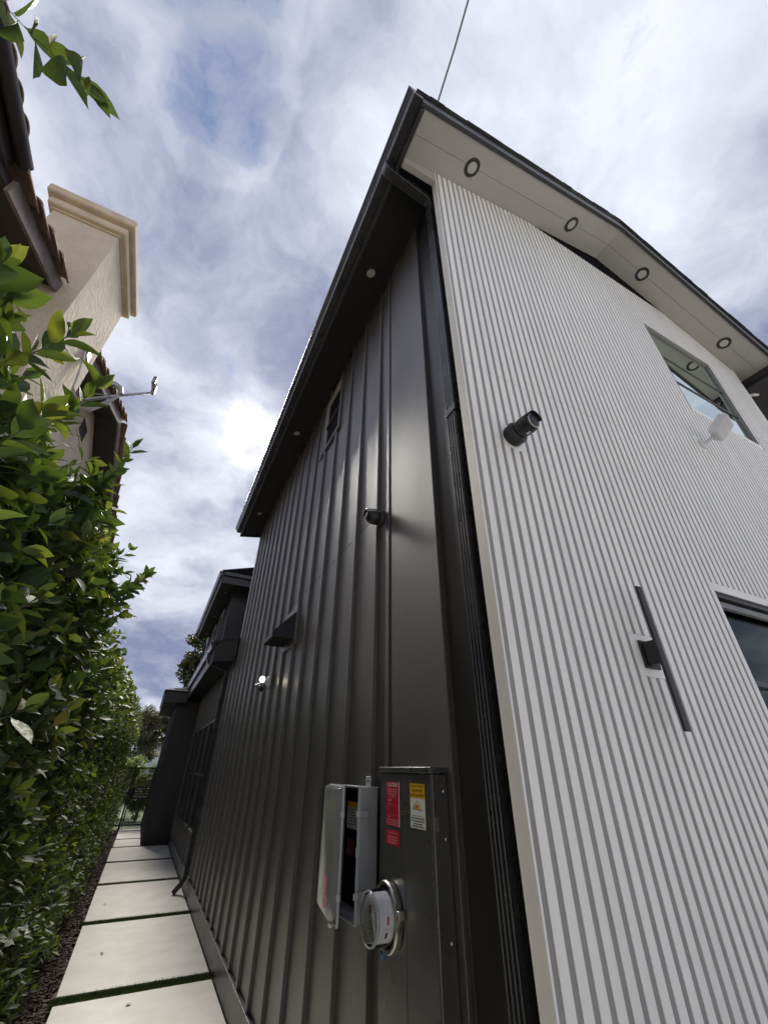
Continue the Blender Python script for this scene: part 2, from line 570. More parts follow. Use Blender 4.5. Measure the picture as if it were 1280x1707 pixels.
for j, (yj, hh) in enumerate(zip(joints, gap_half)):
    if yj > 2:
        blades(PX0 - 0.03, PX1, yj - hh, yj + hh, int(9000 if yj < 9 else 4500), -0.05, 0.040, 0.072, 0.0035)
blades(-0.16, 0.47, 16.17, 16.29, 1600, -0.05, 0.03, 0.06, 0.005)
tb = B()
tb.v, tb.f, tb.mi = bl_v, bl_f, [0] * len(bl_f)
me = bpy.data.meshes.new('turf')
me.from_pydata(bl_v, [], bl_f)
me.materials.append(M_TURF)
turf = bpy.data.objects.new('turf', me)
C.objects.link(turf)
tag(turf, 'green artificial turf filling the joints between the concrete pavers', 'turf', kind='stuff')

# mulch chips along the hedge
mv, mf = [], []
for _ in range(9000):
    y = 1.5 + 17.5 * random.random() ** 1.3
    x = random.uniform(-0.95, -0.185)
    z = -0.06 + random.uniform(0, 0.035)
    a = random.uniform(0, 3.14)
    l, w, h = random.uniform(0.012, 0.045), random.uniform(0.006, 0.014), random.uniform(0.004, 0.01)
    ca, sa = math.cos(a), math.sin(a)
    t = random.uniform(-0.3, 0.3)
    o = len(mv)
    for sx, sy, sz in ((-1, -1, 0), (1, -1, 0), (1, 1, 0), (-1, 1, 0), (-.8, -.7, 1), (.8, -.8, 1), (.7, .8, 1), (-.8, .8, 1)):
        px, py = sx * l, sy * w
        mv.append((x + px * ca - py * sa, y + px * sa + py * ca, z + sz * h + px * t))
    mf += [tuple(i + o for i in f) for f in ((4, 5, 6, 7), (0, 1, 5, 4), (1, 2, 6, 5), (2, 3, 7, 6), (3, 0, 4, 7))]
me = bpy.data.meshes.new('mulch')
me.from_pydata(mv, [], mf)
me.materials.append(M_MULCH)
mulch = bpy.data.objects.new('mulch', me)
C.objects.link(mulch)
tag(mulch, 'reddish brown bark mulch on the soil under the hedge', 'mulch', kind='stuff')

# ------------------------------------------------------------ the house
house = empty('house', (1.13, 1.2, 0), 'two storey house with charcoal batten side wall and white slatted gable front', 'house')
XW = 1.140          # sheet face of the dark wall
XB = 1.112          # batten face
YF = 1.156          # white slat face
XE = 1.060          # left end of white facade
YEND = 8.83         # far end of the two storey wall
ZE = 6.385          # soffit height at the dark wall
SL = 0.304
ZF0, XF0 = 6.420, 1.07


def soff(x):        # underside of the gable soffit
    return ZF0 + SL * (x - XF0) if x <= 3.505 else ZF0 + SL * (3.505 - XF0) - 0.335 * (x - 3.505)


# --- side wall (charcoal sheets + battens)
side = B().box(XW + 0.012, XW + 0.16, 1.35, YEND, -0.05, ZE + 0.05).build('batten_wall', M_VENT, house)
SEAM = 3.362
bat_y = [2.164, 2.366] + [2.366 + 0.4065 * k for k in range(1, 17)]
bat_y = [y for y in bat_y if y < YEND - 0.05]
DW = (3.50, 4.19, 5.23, 6.22)           # dark wall window outer trim y0,y1,z0,z1
HOOD = (4.36, 4.86, 2.82, 3.25)         # vent hood plate
edges = [1.61, 2.18, 2.79, 3.2, 4.40, 5.62, 6.84, 8.06, YEND]


def sheet(y0, y1, z0, z1):
    B().box(XW, XW + 0.012, y0 + 0.0012, y1 - 0.0012, z0, z1).build('siding_panel', M_DARK, side)


for a, b in zip(edges[:-1], edges[1:]):
    sheet(a, b, 0.0, SEAM - 0.0025)
    if a < DW[1] and b > DW[0]:
        yy = sorted({a, b, *[v for v in (DW[0] + 0.03, DW[1] - 0.03) if a < v < b]})
        for p, q_ in zip(yy[:-1], yy[1:]):
            mid = (p + q_) / 2
            if DW[0] + 0.03 <= mid <= DW[1] - 0.03:
                sheet(p, q_, SEAM + 0.0025, DW[2] + 0.03)
                sheet(p, q_, DW[3] - 0.03, ZE + 0.02)
            else:
                sheet(p, q_, SEAM + 0.0025, ZE + 0.02)
    else:
        sheet(a, b, SEAM + 0.0025, ZE + 0.02)


def batten(y, z0, z1, w=0.042, x0=XB, x1=XW - 0.001, parent=None):
    c = 0.003
    poly = [(x1, y), (x0 + c, y), (x0, y + c), (x0, y + w - c), (x0 + c, y + w), (x1, y + w)]
    return B().prism(poly, 'z', z0, z1).build('batten', M_DARK, parent or side)


for y in bat_y:
    spans = [(0.205, ZE)]
    if DW[0] - 0.05 < y < DW[1]:
        spans = [(0.205, DW[2] - 0.004), (DW[3] + 0.004, ZE)]
    if HOOD[0] - 0.042 < y < HOOD[1]:
        spans = [(0.205, HOOD[2] - 0.004), (HOOD[3] + 0.004, spans[0][1])] + spans[1:]
    if abs(y - 2.79) < 0.05 and False:
        pass
    for a, b in spans:
        if b - a > 0.03:
            batten(y, a, b)
# corner board and skirting
B().box(1.118, XW - 0.001, 1.612, 2.140, 0.205, ZE).build('corner_board', M_DARK, side, bevel=0.003)
B().box(1.150, 1.20, 1.215, 1.611, 0.0, ZE).build('corner_return', M_DARKTRIM, side)
B().box(1.104, 1.139, 1.612, 14.84, -0.03, 0.20).build('skirt_board', M_DARKTRIM, side, bevel=0.004)

# --- dark wall window
win = B().box(XW + 0.03, XW + 0.034, DW[0] + 0.07, DW[1] - 0.07, DW[2] + 0.07, DW[3] - 0.07)
wd = win.build('window', M_GLASSD, house)
tag(wd, 'narrow two pane window high on the charcoal wall under the eave')


def frame_rect(parent, name, mt, plane, a0, a1, z0, z1, w, d0, d1, bev=0.003):
    """four frame bars round a rectangle; plane 'x' (bars in y,z) or 'y' (bars in x,z)"""
    def bx(p0, p1, q0, q1):
        b = B()
        if plane == 'x':
            b.box(d0, d1, p0, p1, q0, q1)
        else:
            b.box(p0, p1, d0, d1, q0, q1)
        b.build(name, mt, parent, bevel=bev)
    bx(a0, a0 + w, z0, z1)
    bx(a1 - w, a1, z0, z1)
    bx(a0 + w + .0005, a1 - w - .0005, z1 - w, z1)
    bx(a0 + w + .0005, a1 - w - .0005, z0, z0 + w)


frame_rect(wd, 'trim', M_DARK, 'x', *DW, 0.045, 1.105, XW + 0.03)
frame_rect(wd, 'frame', M_FRAMEL, 'x', DW[0] + .046, DW[1] - .046, DW[2] + .046, DW[3] - .046, 0.03, 1.118, XW + 0.028)
B().box(1.122, XW + 0.028, DW[0] + .077, DW[1] - .077, 5.70, 5.725).build('mullion', M_FRAMEW, wd)
B().box(XW + 0.165, XW + 0.8, DW[0] - .2, DW[1] + .2, 5.0, 6.3).build('room', M_GROOVE, wd)
B().box(1.098, 1.111, DW[1] - 0.085, DW[1] - 0.005, DW[2] - 0.075, DW[2] - 0.003).build('sill_block', M_DARKTRIM, wd, bevel=0.003)

# --- white slatted gable front
XR = 5.905
# openings are cut from the backing sheet
UW = (3.86, 5.085, 4.685, 6.02)
LW = (2.742, 4.25, 0.95, 2.607)


def cut_sheet(x0, x1, z0, topf, holes):
    """vertical strips of the backing sheet that leave the window openings free"""
    xs = sorted({x0, x1, 3.505, *[h[0] for h in holes], *[h[1] for h in holes]})
    b = B()
    for a, c in zip(xs[:-1], xs[1:]):
        mid = (a + c) / 2
        hs = sorted([h for h in holes if h[0] < mid < h[1]], key=lambda h: h[2])
        lo = z0
        for h in hs:
            b.prism([(a, lo), (c, lo), (c, h[2]), (a, h[2])], 'y', YF + 0.0032, YF + 0.056)
            lo = h[3]
        b.prism([(a, lo), (c, lo), (c, topf(c)), (a, topf(a))], 'y', YF + 0.0032, YF + 0.056)
    return b


fsheet = cut_sheet(XE + 0.002, XR, 0.0, lambda x: soff(x) + .01, [UW, LW]).build('gable_wall', M_GROOVE, house)
VENT_Z = 6.806
plates = [(1.2704, 1.4270, 3.135, 3.300), (1.8086, 2.0250, 2.050, 2.236), (3.5428, 3.6994, 4.03, 4.20)]
TR = 0.045
blk = [(UW[0] - 0.012, UW[1] + 0.03, UW[2] - 0.05, UW[3] + 0.012), (LW[0], LW[1] + 0.04, LW[2] - .05, LW[3] + 0.055)] + plates


def slat(x, w, z0, z1l, z1r):
    c = 0.0006
    ys, yb = YF, YF + 0.0032
    pr = [(x, yb), (x, ys + c), (x + c, ys), (x + w - c, ys), (x + w, ys + c), (x + w, yb)]
    def top(px):
        return z1l + (z1r - z1l) * (px - x) / w
    B().loft([[(p[0], p[1], z0) for p in pr], [(p[0], p[1], top(p[0])) for p in pr]]).build('slat', M_WHITE, fsheet)


PITCH = 0.0598
k = 0
x = 1.091
while x + 0.037 < XR - 0.03:
    w = 0.0372
    def topz(px):
        t = soff(px) - 0.012
        if 2.37 < px < 4.62:
            t = min(t, VENT_Z - 0.03)
        return t
    cuts = sorted([(b[2], b[3]) for b in blk if x + w > b[0] + .004 and x < b[1] - .004])
    lo = 0.0
    zj = 3.70 + 0.045 * ((k // 9) % 3) + 0.0
    cuts = sorted(cuts + ([(zj, zj + .0034)] if not any(a < zj < b for a, b in cuts) else []))
    for a, b in cuts:
        if a - lo > 0.02:
            slat(x, w, lo, a, a)
        lo = max(lo, b)
    if topz(x + w / 2) - lo > 0.02:
        slat(x, w, lo, topz(x), topz(x + w))
    x += PITCH
    k += 1
# corner trims, frieze under the soffit, mounting blocks, window surrounds
B().prism([(XE, 0.0), (XE + 0.008, 0.0), (XE + 0.008, soff(XE) - .002), (XE, soff(XE) - .002)], 'y', YF - 0.001, YF + 0.060).build('corner_trim', M_WHITE, fsheet)
B().prism([(XR - 0.045, 0.0), (XR, 0.0), (XR, soff(XR) - .002), (XR - 0.045, soff(XR - .045) - .002)], 'y', YF - 0.001, YF + 0.0031).build('corner_trim', M_WHITE, fsheet)
B().prism([(0.735, 6.195), (XE - 0.001, 6.215), (XE - 0.001, soff(XE) - .002), (0.735, soff(0.735) - .002)], 'y', YF + 0.002, YF + 0.05).build('frieze_return', M_SOFFITW, fsheet)
for (a, b, c, d) in plates:
    B().box(a, b, YF, YF + 0.0031, c + .0012, d - .0012).build('mounting_block', M_WHITE, fsheet, bevel=0.0015)
B().box(LW[0] - 0.012, LW[1] + .04, YF - 0.0015, YF + 0.0031, LW[3] + 0.002, LW[3] + 0.053).build('head_trim', M_WHITE, fsheet, bevel=0.002)
B().box(UW[0] - 0.012, UW[1] + .03, YF - 0.0015, YF + 0.0031, UW[2] - 0.048, UW[2] - 0.001).build('sill_trim', M_WHITE, fsheet, bevel=0.002)
B().box(UW[1] + 0.0005, UW[1] + 0.03, YF - 0.0015, YF + 0.0031, UW[2], UW[3] + 0.01).build('side_trim', M_WHITE, fsheet)

# --- gable vent at the peak
vt = B().prism([(2.40, VENT_Z), (4.60, VENT_Z), (3.505, soff(3.505) - 0.012)], 'y', YF + 0.0012, YF + 0.0030).build('gable_vent', M_VENT, house)
for i in range(7):
    z = VENT_Z + 0.03 + i * 0.045
    hw = (soff(3.505) - 0.03 - z) / SL
    if hw > 0.08:
        B().box(3.505 - hw * .97, 3.505 + hw * .93, YF - 0.004, YF + 0.001, z, z + 0.010).build('louvre', M_VENT, vt)

# --- upper white-side window
uw = B().box(UW[0] + 0.021, UW[1] - 0.021, YF + 0.034, YF + 0.038, UW[2] + 0.02, UW[3] - 0.03).build('window', M_GLASSR, house)
tag(uw, 'tall three pane window with pale green reflections on the white slatted wall')
frame_rect(uw, 'frame', M_FRAMEG, 'y', UW[0] + .001, UW[1] - .001, UW[2] + .001, UW[3] - .001, 0.018, YF + 0.020, YF + 0.046)
for z in (5.53, 5.124):
    B().box(UW[0] + .0215, UW[1] - .0215, YF + 0.026, YF + 0.046, z - 0.009, z + 0.009).build('mullion', M_FRAMEW, uw)
B().box(UW[0] - .3, UW[1] + .3, YF + 0.9, YF + 0.95, UW[2] - .4, UW[3] + .2).build('room_wall', M_GROOVE, uw)

# --- lower white-side window with a dim room behind it
lw_ = B().box(LW[0] + 0.028, LW[1] - 0.028, YF + 0.075, YF + 0.079, LW[2] + 0.05, LW[3] - 0.05).build('window', M_GLASS, house)
tag(lw_, 'dark framed window low on the white slatted wall at the right edge')
frame_rect(lw_, 'frame', M_FRAMEW, 'y', LW[0] + .001, LW[1] - .001, LW[2] + .001, LW[3] - .001, 0.026, YF + 0.012, YF + 0.10)
B().box(LW[0] + .047, LW[1] - .047, YF + 0.045, YF + 0.074, 2.100, 2.128).build('mullion', M_FRAMEW, lw_)
B().box(LW[0] + .047, LW[1] - .047, YF + 0.022, YF + 0.050, LW[3] - .085, LW[3] - .047).build('sash_rail', M_FRAMEG, lw_, bevel=.004)
rm = B()
rm.box(2.3, 5.2, YF + 2.4, YF + 2.45, 0, 3.0)
rm.box(2.25, 2.3, YF + 0.06, YF + 2.45, 0, 3.0)
rm.box(5.2, 5.25, YF + 0.06, YF + 2.45, 0, 3.0)
rm.box(2.25, 5.25, YF + 0.06, YF + 2.45, 3.0, 3.05)
rm.box(2.25, 5.25, YF + 0.06, YF + 2.45, -0.02, 0.02)
rm.build('room', M_INT, lw_)
dd = B()
dd.box(3.15, 4.3, YF + 0.62, YF + 0.66, 0.05, 2.75)
for (a, b) in ((3.27, 3.68), (3.80, 4.2)):
    for (z0, z1) in ((0.3, 1.6), (1.75, 2.6)):
        dd.box(a, a + .03, YF + .605, YF + .6195, z0, z1)
        dd.box(b - .03, b, YF + .605, YF + .6195, z0, z1)
        dd.box(a + .031, b - .031, YF + .605, YF + .6195, z1 - .03, z1)
        dd.box(a + .031, b - .031, YF + .605, YF + .6195, z0, z0 + .03)
dd.build('cupboard_door', M_DOORW, lw_)

# --- roof: courses of shingles, soffits, fascias, gutter
Y0R, Y1R = 0.755, 8.97
RT = 0.16
ridx = 3.505


def rooftop(x):
    return soff(x) + RT


roof = B().prism([(0.72, rooftop(0.72) - .03), (ridx, rooftop(ridx) - .03), (6.36, rooftop(6.36) - .03),
                  (6.36, rooftop(6.36) - .005), (ridx, rooftop(ridx) - .005), (0.66, rooftop(0.66) - .005), (0.66, rooftop(0.66) - .03)], 'y', 0.80, Y1R - .03).build('roof', M_SHINGLE, house)
nC = 22
for i in range(nC):
    for (xa, xb) in (((0.64 + (ridx - 0.64) * i / nC), (0.64 + (ridx - 0.64) * (i + 1.12) / nC)), ((6.38 - (6.38 - ridx) * i / nC), (6.38 - (6.38 - ridx) * (i + 1.12) / nC))):
        za, zb = rooftop(xa) + 0.002, rooftop(xb) - 0.002
        jit = random.uniform(-0.003, 0.003)
        B().loft([[(xa, yy, za), (xb, yy, zb), (xb, yy, zb + .004), (xa, yy, za + .005)] for yy in (Y0R + jit, Y1R)]).build('shingle_course', M_SHINGLE, roof)
# gable soffit in two boards with a seam, left and right slopes
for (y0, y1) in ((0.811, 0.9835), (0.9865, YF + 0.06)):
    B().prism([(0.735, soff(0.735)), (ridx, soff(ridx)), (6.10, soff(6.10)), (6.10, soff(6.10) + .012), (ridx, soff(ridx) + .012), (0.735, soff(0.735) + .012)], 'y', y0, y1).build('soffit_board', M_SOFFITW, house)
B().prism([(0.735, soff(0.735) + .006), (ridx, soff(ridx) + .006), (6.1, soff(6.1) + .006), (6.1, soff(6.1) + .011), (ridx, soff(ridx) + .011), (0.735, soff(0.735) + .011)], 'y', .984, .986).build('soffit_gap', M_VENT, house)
# barge board
B().prism([(0.700, soff(0.700) - .012), (ridx, soff(ridx) - .012), (6.36, soff(6.36) - .012), (6.36, rooftop(6.36) - .035), (ridx, rooftop(ridx) - .035), (0.700, rooftop(0.70) - .035)], 'y', 0.778, 0.810).build('barge_board', M_DARKTRIM, house, bevel=0.003)
B().prism([(0.690, rooftop(0.690) - .034), (ridx, rooftop(ridx) - .034), (6.37, rooftop(6.37) - .034), (6.37, rooftop(6.37) + .001), (ridx, rooftop(ridx) + .001), (0.690, rooftop(0.69) + .001)], 'y', 0.766, 0.777).build('drip_edge', M_GUTTER, house)
# dark eave soffit, fascia, gutter
B().prism([(0.736, ZE - 0.105), (XW + 0.1, ZE + 0.02), (XW + 0.1, ZE + 0.035), (0.736, ZE - .09)], 'y', YF + 0.062, Y1R - .05).build('eave_soffit', M_SOFFITD, house)
B().box(0.702, 0.734, 0.8115, Y1R - .04, ZE - 0.135, rooftop(0.72) - 0.035).build('fascia_board', M_DARKTRIM, house, bevel=0.003)
B().prism([(0.735, ZE - .135), (XW + 0.16, ZE - .02), (XW + .16, ZE + .14), (0.735, rooftop(.735) - .04)], 'y', Y1R - 0.06, Y1R - 0.041).build('eave_end_board', M_DARKTRIM, house)


def k_gutter(name, xo, xi, zt, y0, y1, parent):
    d = xi - xo
    out = [(xi, zt), (xi, zt - .11), (xi - d * .62, zt - .11), (xi - d * .70, zt - .075), (xo + d * .06, zt - .035), (xo + d * .06, zt - .018), (xo, zt - .014), (xo, zt), (xo + .012, zt)]
    t = .003
    inn = [(xo + .012, zt - .006), (xo + d * .06 + .006, zt - .012), (xo + d * .06 + t, zt - .034), (xi - d * .70 + t, zt - .072), (xi - d * .62 + t, zt - .107), (xi - t, zt - .107), (xi - t, zt)]
    gb = B().prism(out + inn, 'y', y0, y1)
    gb.prism(out, 'y', y0 - .003, y0 - .0005)
    gb.prism(out, 'y', y1 + .0005, y1 + .003)
    return gb.build(name, M_GUTTER, parent)


k_gutter('gutter', 0.570, 0.700, 6.455, 0.775, Y1R - .03, house)


def ribbed_rect(x0, x1, y0, y1, ribs=4, dep=0.004):
    """corrugated rectangular pipe outline (x,y), counter-clockwise"""
    pts = []
    def side(p, q, n):
        p, q = Vector((p[0], p[1], 0)), Vector((q[0], q[1], 0))
        d = q - p
        nr = Vector((d.y, -d.x, 0)).normalized()
        for i in range(n):
            for t, h in ((0.0, 0), (0.32, 0), (0.42, -dep), (0.90, -dep)):
                pts.append(tuple((p + d * ((i + t) / n) + nr * h)[:2]))
    side((x0, y0), (x1, y0), ribs)
    side((x1, y0), (x1, y1), ribs - 1)
    side((x1, y1), (x0, y1), ribs)
    side((x0, y1), (x0, y0), ribs - 1)
    return pts


# downspout in the corner beside the white facade
dsp = B().prism(ribbed_rect(1.058, 1.138, 1.262, 1.342, 5), 'z', 0.02, 6.06).build('downspout', M_GUTTER, house)


def rect_sweep(pts, wy, wx, name, mt, parent):
    """rectangular duct following points in an x-z plane"""
    rings = []
    pts = [Vector(p) for p in pts]
    for i, p in enumerate(pts):
        d = (pts[min(i + 1, len(pts) - 1)] - pts[max(i - 1, 0)]).normalized()
        w = d.cross(Vector((0, 1, 0))).normalized()
        y = Vector((0, 1, 0))
        rings.append([p + w * wx / 2 + y * wy / 2, p - w * wx / 2 + y * wy / 2, p - w * wx / 2 - y * wy / 2, p + w * wx / 2 - y * wy / 2])
    return B().loft(rings).build(name, mt, parent, bevel=0.006)


rect_sweep([(0.645, 1.302, 6.36), (0.645, 1.302, 6.30), (0.66, 1.302, 6.265), (0.70, 1.302, 6.24), (1.04, 1.302, 6.15), (1.085, 1.302, 6.12), (1.098, 1.302, 6.07), (1.098, 1.302, 5.98)], 0.084, 0.084, 'downspout_elbow', M_GUTTER, dsp)
for z in (3.40, 0.45):
    B().box(1.054, 1.142, 1.256, 1.348, z, z + 0.05).build('strap', M_GUTTER, dsp, bevel=0.002)

# --- dark slatted return to the right of the white front
B().box(XR + 0.01, 9.5, YF + 0.35, YF + 0.40, 0, 6.3).build('slatted_wall', M_VENT, house)
rw = bpy.data.objects['slatted_wall']
xx = XR + 0.04
sm = B().box(0, 0.037, 0, 0.02, 0, 6.2).mesh('dark_slat', M_DARK)
while xx < 7.7:
    place('slat', sm, rw, (xx, YF + 0.329, 0))
    xx += 0.06
B().box(XR + 0.02, 9.5, YF - 0.30, YF + 0.348, 6.0, 6.03).build('soffit_panel', M_SOFFITD, house)
B().box(6.105, 6.16, 0.8115, 5.0, soff(6.13) - .07, soff(6.13) + .1).build('fascia_board', M_DARKTRIM, house)
B().box(6.20, 9.5, 0.85, 0.88, 5.95, 6.32).build('beam', M_DARKTRIM, house)
B().tube([(6.0, YF + .30, 6.02), (6.0, YF + .12, 5.99), (6.06, YF + .0, 5.985), (6.13, YF - .02, 6.0), (6.13, YF - .02, 6.05)], 0.022, 10).build('vent_pipe', M_WHITEP, house, smooth=True)

# --- structure filling the house so that no sky shows through
B().box(1.36, 5.85, YF + 2.6, YEND - .01, 0, 6.3).build('core', M_VENT, house)

# ------------------------------------------------------------ rear wing of the house
YL1 = 14.86
wing = B().box(XW + 0.012, 2.4, YEND + .002, YL1 + 4.5, -0.05, 3.7).build('wing_wall', M_VENT, house)
WY = [(9.72, 10.78), (10.86, 11.92), (12.0, 13.06), (13.14, 14.2)]
WZ0, WZ1 = 0.66, 2.56


def wsheet(y0, y1, z0, z1):
    B().box(XW, XW + 0.0115, y0 + .001, y1 - .001, z0, z1).build('siding_panel', M_DARK, wing)


wsheet(YEND, 9.70, 0, 3.56)
wsheet(14.22, YL1, 0, 3.56)
wsheet(9.70, 14.22, 0, WZ0)
wsheet(9.70, 14.22, WZ1, 3.56)
y = YEND + 0.2
while y < YL1 - .05:
    if 9.66 < y < 14.2:
        batten(y, 0.205, WZ0 - .003, parent=wing)
        batten(y, WZ1 + .003, 3.54, parent=wing)
    else:
        batten(y, 0.205, 3.54, parent=wing)
    y += 0.4065
B().box(XW, XW + .011, 9.701, 14.219, WZ0 + .001, WZ1 - .001).build('window_backing', M_VENT, wing)
for i, (a, b) in enumerate(WY):
    w_ = B().box(XW - 0.018, XW - 0.014, a + .05, b - .05, WZ0 + .05, WZ1 - .05).build('window', M_GLASSD, house)
    tag(w_, ['nearest', 'second', 'third', 'farthest'][i] + ' of the four tall dark windows on the low rear wall')
    frame_rect(w_, 'frame', M_FRAMEW, 'x', a, b, WZ0, WZ1, 0.048, 1.100, XW - .002)
    B().box(1.108, XW - .02, a + .05, b - .05, 1.56, 1.60).build('mullion', M_FRAMEW, w_)
# eave of the wing
B().prism([(0.735, 3.47), (XW + .05, 3.54), (XW + .05, 3.555), (0.735, 3.485)], 'y', YEND - .05, YL1 + 1).build('eave_soffit', M_SOFFITD, house)
B().box(0.702, 0.734, YEND - .05, YL1 - .62, 3.43, 3.74).build('fascia_board', M_DARKTRIM, house)
B().prism([(0.735, 3.43), (XW - .03, 3.50), (XW - .03, 3.90), (.735, 3.78)], 'y', YEND - .07, YEND - .051).build('eave_end_board', M_DARKTRIM, house)
k_gutter('gutter', 0.605, 0.700, 3.78, YEND - .06, YL1 - .55, house)
wr = B().prism([(0.66, 3.77), (1.90, 4.14), (1.90, 4.17), (0.66, 3.80)], 'y', YEND - .08, YL1 + 3).build('wing_roof', M_SHINGLE, house)
for i in range(8):
    xa = .65 + i * .15
    za = 3.804 + (xa - .66) * .2984
    B().loft([[(xa, yy, za), (xa + .17, yy, za + .17 * .2984 - .004), (xa + .17, yy, za + .17 * .2984 + .002), (xa, yy, za + .010)] for yy in (YEND - .085, YL1 + 3)]).build('shingle_course', M_SHINGLE, wr)
# downspout at the joint between the tall wall and the wing
ds2 = B().prism(ribbed_rect(1.030, 1.095, 9.20, 9.275, 3, .003), 'z', 0.22, 3.28).build('downspout', M_GUTTER, house)
rect_sweep([(0.655, 9.24, 3.68), (0.655, 9.24, 3.56), (0.68, 9.24, 3.50), (1.02, 9.24, 3.40), (1.06, 9.24, 3.36), (1.062, 9.24, 3.22)], 0.07, 0.07, 'downspout_elbow', M_GUTTER, ds2)
rect_sweep([(1.062, 9.24, 0.26), (1.06, 9.24, 0.20), (1.02, 9.24, 0.12), (0.93, 9.24, 0.015)], 0.07, 0.065, 'downspout_shoe', M_GUTTER, ds2)
# rear second storey, set back
YU = 12.2
up_ = B().box(1.14, 4.5, YU, 20.0, 3.6, 6.35).build('storey_wall', M_DARKTRIM, house)
for xx in (1.16, 1.50, 1.9):
    B().box(xx, xx + .045, YU - .024, YU - .001, 3.9, 6.3).build('batten', M_DARKTRIM, up_)
yy = YU + .02
while yy < 18.2:
    B().box(1.116, 1.139, yy, yy + .045, 3.8, 6.25).build('batten', M_DARKTRIM, up_)
    yy += 0.4065
for (a, b) in ((13.4, 14.4), (15.2, 16.2)):
    w_ = B().box(1.112, 1.115, a + .05, b - .05, 4.75, 5.9).build('window', M_GLASSD, house)
    tag(w_, ('nearer' if a < 14 else 'farther') + ' upper window of the set back rear storey')
    frame_rect(w_, 'frame', M_FRAMEG, 'x', a, b, 4.7, 5.95, .05, 1.092, 1.1155)
B().prism([(0.735, 6.13), (1.20, 6.26), (1.2, 6.28), (.735, 6.15)], 'y', YU - .55, 18.35).build('eave_soffit', M_SOFFITD, house)
B().box(1.2, 4.5, YU - .55, YU - .001, 6.262, 6.28).build('eave_soffit', M_SOFFITD, house)
B().box(0.702, 0.734, YU - .56, 18.36, 6.10, 6.42).build('fascia_board', M_DARKTRIM, house)
B().box(0.735, 4.5, YU - .585, YU - .551, 6.10, 6.40).build('fascia_board', M_DARKTRIM, house)
k_gutter('gutter', 0.600, 0.700, 6.42, YU - .6, 18.4, house)
B().box(0.735, 4.5, YU - .65, YU - .586, 6.31, 6.42).build('gutter', M_GUTTER, house, bevel=.01)
B().prism([(0.66, 6.43), (3.5, 7.3), (3.5, 7.33), (0.66, 6.46)], 'y', YU - .62, 18.4).build('storey_roof', M_SHINGLE, house)
rect_sweep([(0.655, 18.2, 6.31), (0.655, 18.2, 6.22), (0.70, 18.2, 6.15), (1.04, 18.2, 5.98), (1.07, 18.2, 5.9), (1.07, 18.2, 4.0)], 0.07, 0.07, 'downspout', M_GUTTER, house)
# projecting bay at the far end of the path
bay = B().box(0.475, 2.3, YL1, YL1 + 4.2, -.05, 3.42).build('bay_wall', M_DARKTRIM, house)
for xx in (0.475, 0.80):
    B().box(xx, xx + .04, YL1 - .02, YL1 - .001, 0.0, 3.36).build('batten', M_DARKTRIM, bay)
for k in range(10):
    B().box(0.455, 0.474, YL1 + .1 + k * .4, YL1 + .14 + k * .4, 0.0, 3.4).build('batten', M_DARKTRIM, bay)
B().box(0.10, 0.72, YL1 - .50, YL1 + 4.5, 3.36, 3.39).build('bay_soffit', M_SOFFITD, house)
B().box(0.07, 0.099, YL1 - .52, YL1 + 4.5, 3.31, 3.60).build('fascia_board', M_DARKTRIM, house)
B().box(0.0995, 0.70, YL1 - .53, YL1 - .501, 3.31, 3.60).build('fascia_board', M_DARKTRIM, house)
br = B()
br.add([(0.04, YL1 - .56, 3.61), (0.72, YL1 - .56, 3.61), (1.5, YL1 + .3, 3.98), (1.5, YL1 + 4.4, 3.98), (0.04, YL1 + 4.5, 3.61), (0.04, YL1 - .56, 3.58), (0.72, YL1 - .56, 3.58)], [(0, 1, 2), (0, 2, 3, 4), (0, 5, 6, 1)])
bro = br.build('bay_roof', M_SHINGLE, house)
for i in range(4):
    t = i * .22
    B().loft([[(0.05 + t * 1.0, YL1 - .57 + t * .62, 3.615 + t * .28), (.85 + t, YL1 - .57 + t * .62, 3.615 + t * .28), (.85 + t, YL1 - .40 + t * .62, 3.675 + t * .28), (0.20 + t * 1.0, YL1 - .40 + t * .62, 3.675 + t * .28)],
              [(0.05 + t * 1.0, YL1 - .57 + t * .62, 3.627 + t * .28), (.85 + t, YL1 - .57 + t * .62, 3.627 + t * .28), (.85 + t, YL1 - .40 + t * .62, 3.680 + t * .28), (0.20 + t * 1.0, YL1 - .40 + t * .62, 3.680 + t * .28)]]).build('shingle_course', M_SHINGLE, bro)

# ------------------------------------------------------------ lights in the soffits


def downlight(loc, nrm_, r, rin, label, group):
    t = empty('recessed_downlight', loc, label, 'downlight', group)
    n_ = Vector(nrm_).normalized()
    lo = Vector(loc)
    B().lathe([(r, 0.0), (r, 0.004), (r - .004, 0.008), (rin + .004, 0.009), (rin, 0.006), (rin, 0.0)], lo, n_, 36).build('trim_ring', M_BLACKM, t, smooth=True)
    B().lathe([(rin - .0006, 0.0065), (rin * .6, 0.0075), (0.001, 0.008)], lo, n_, 36).build('lens', M_LENS, t, smooth=True)
    return t


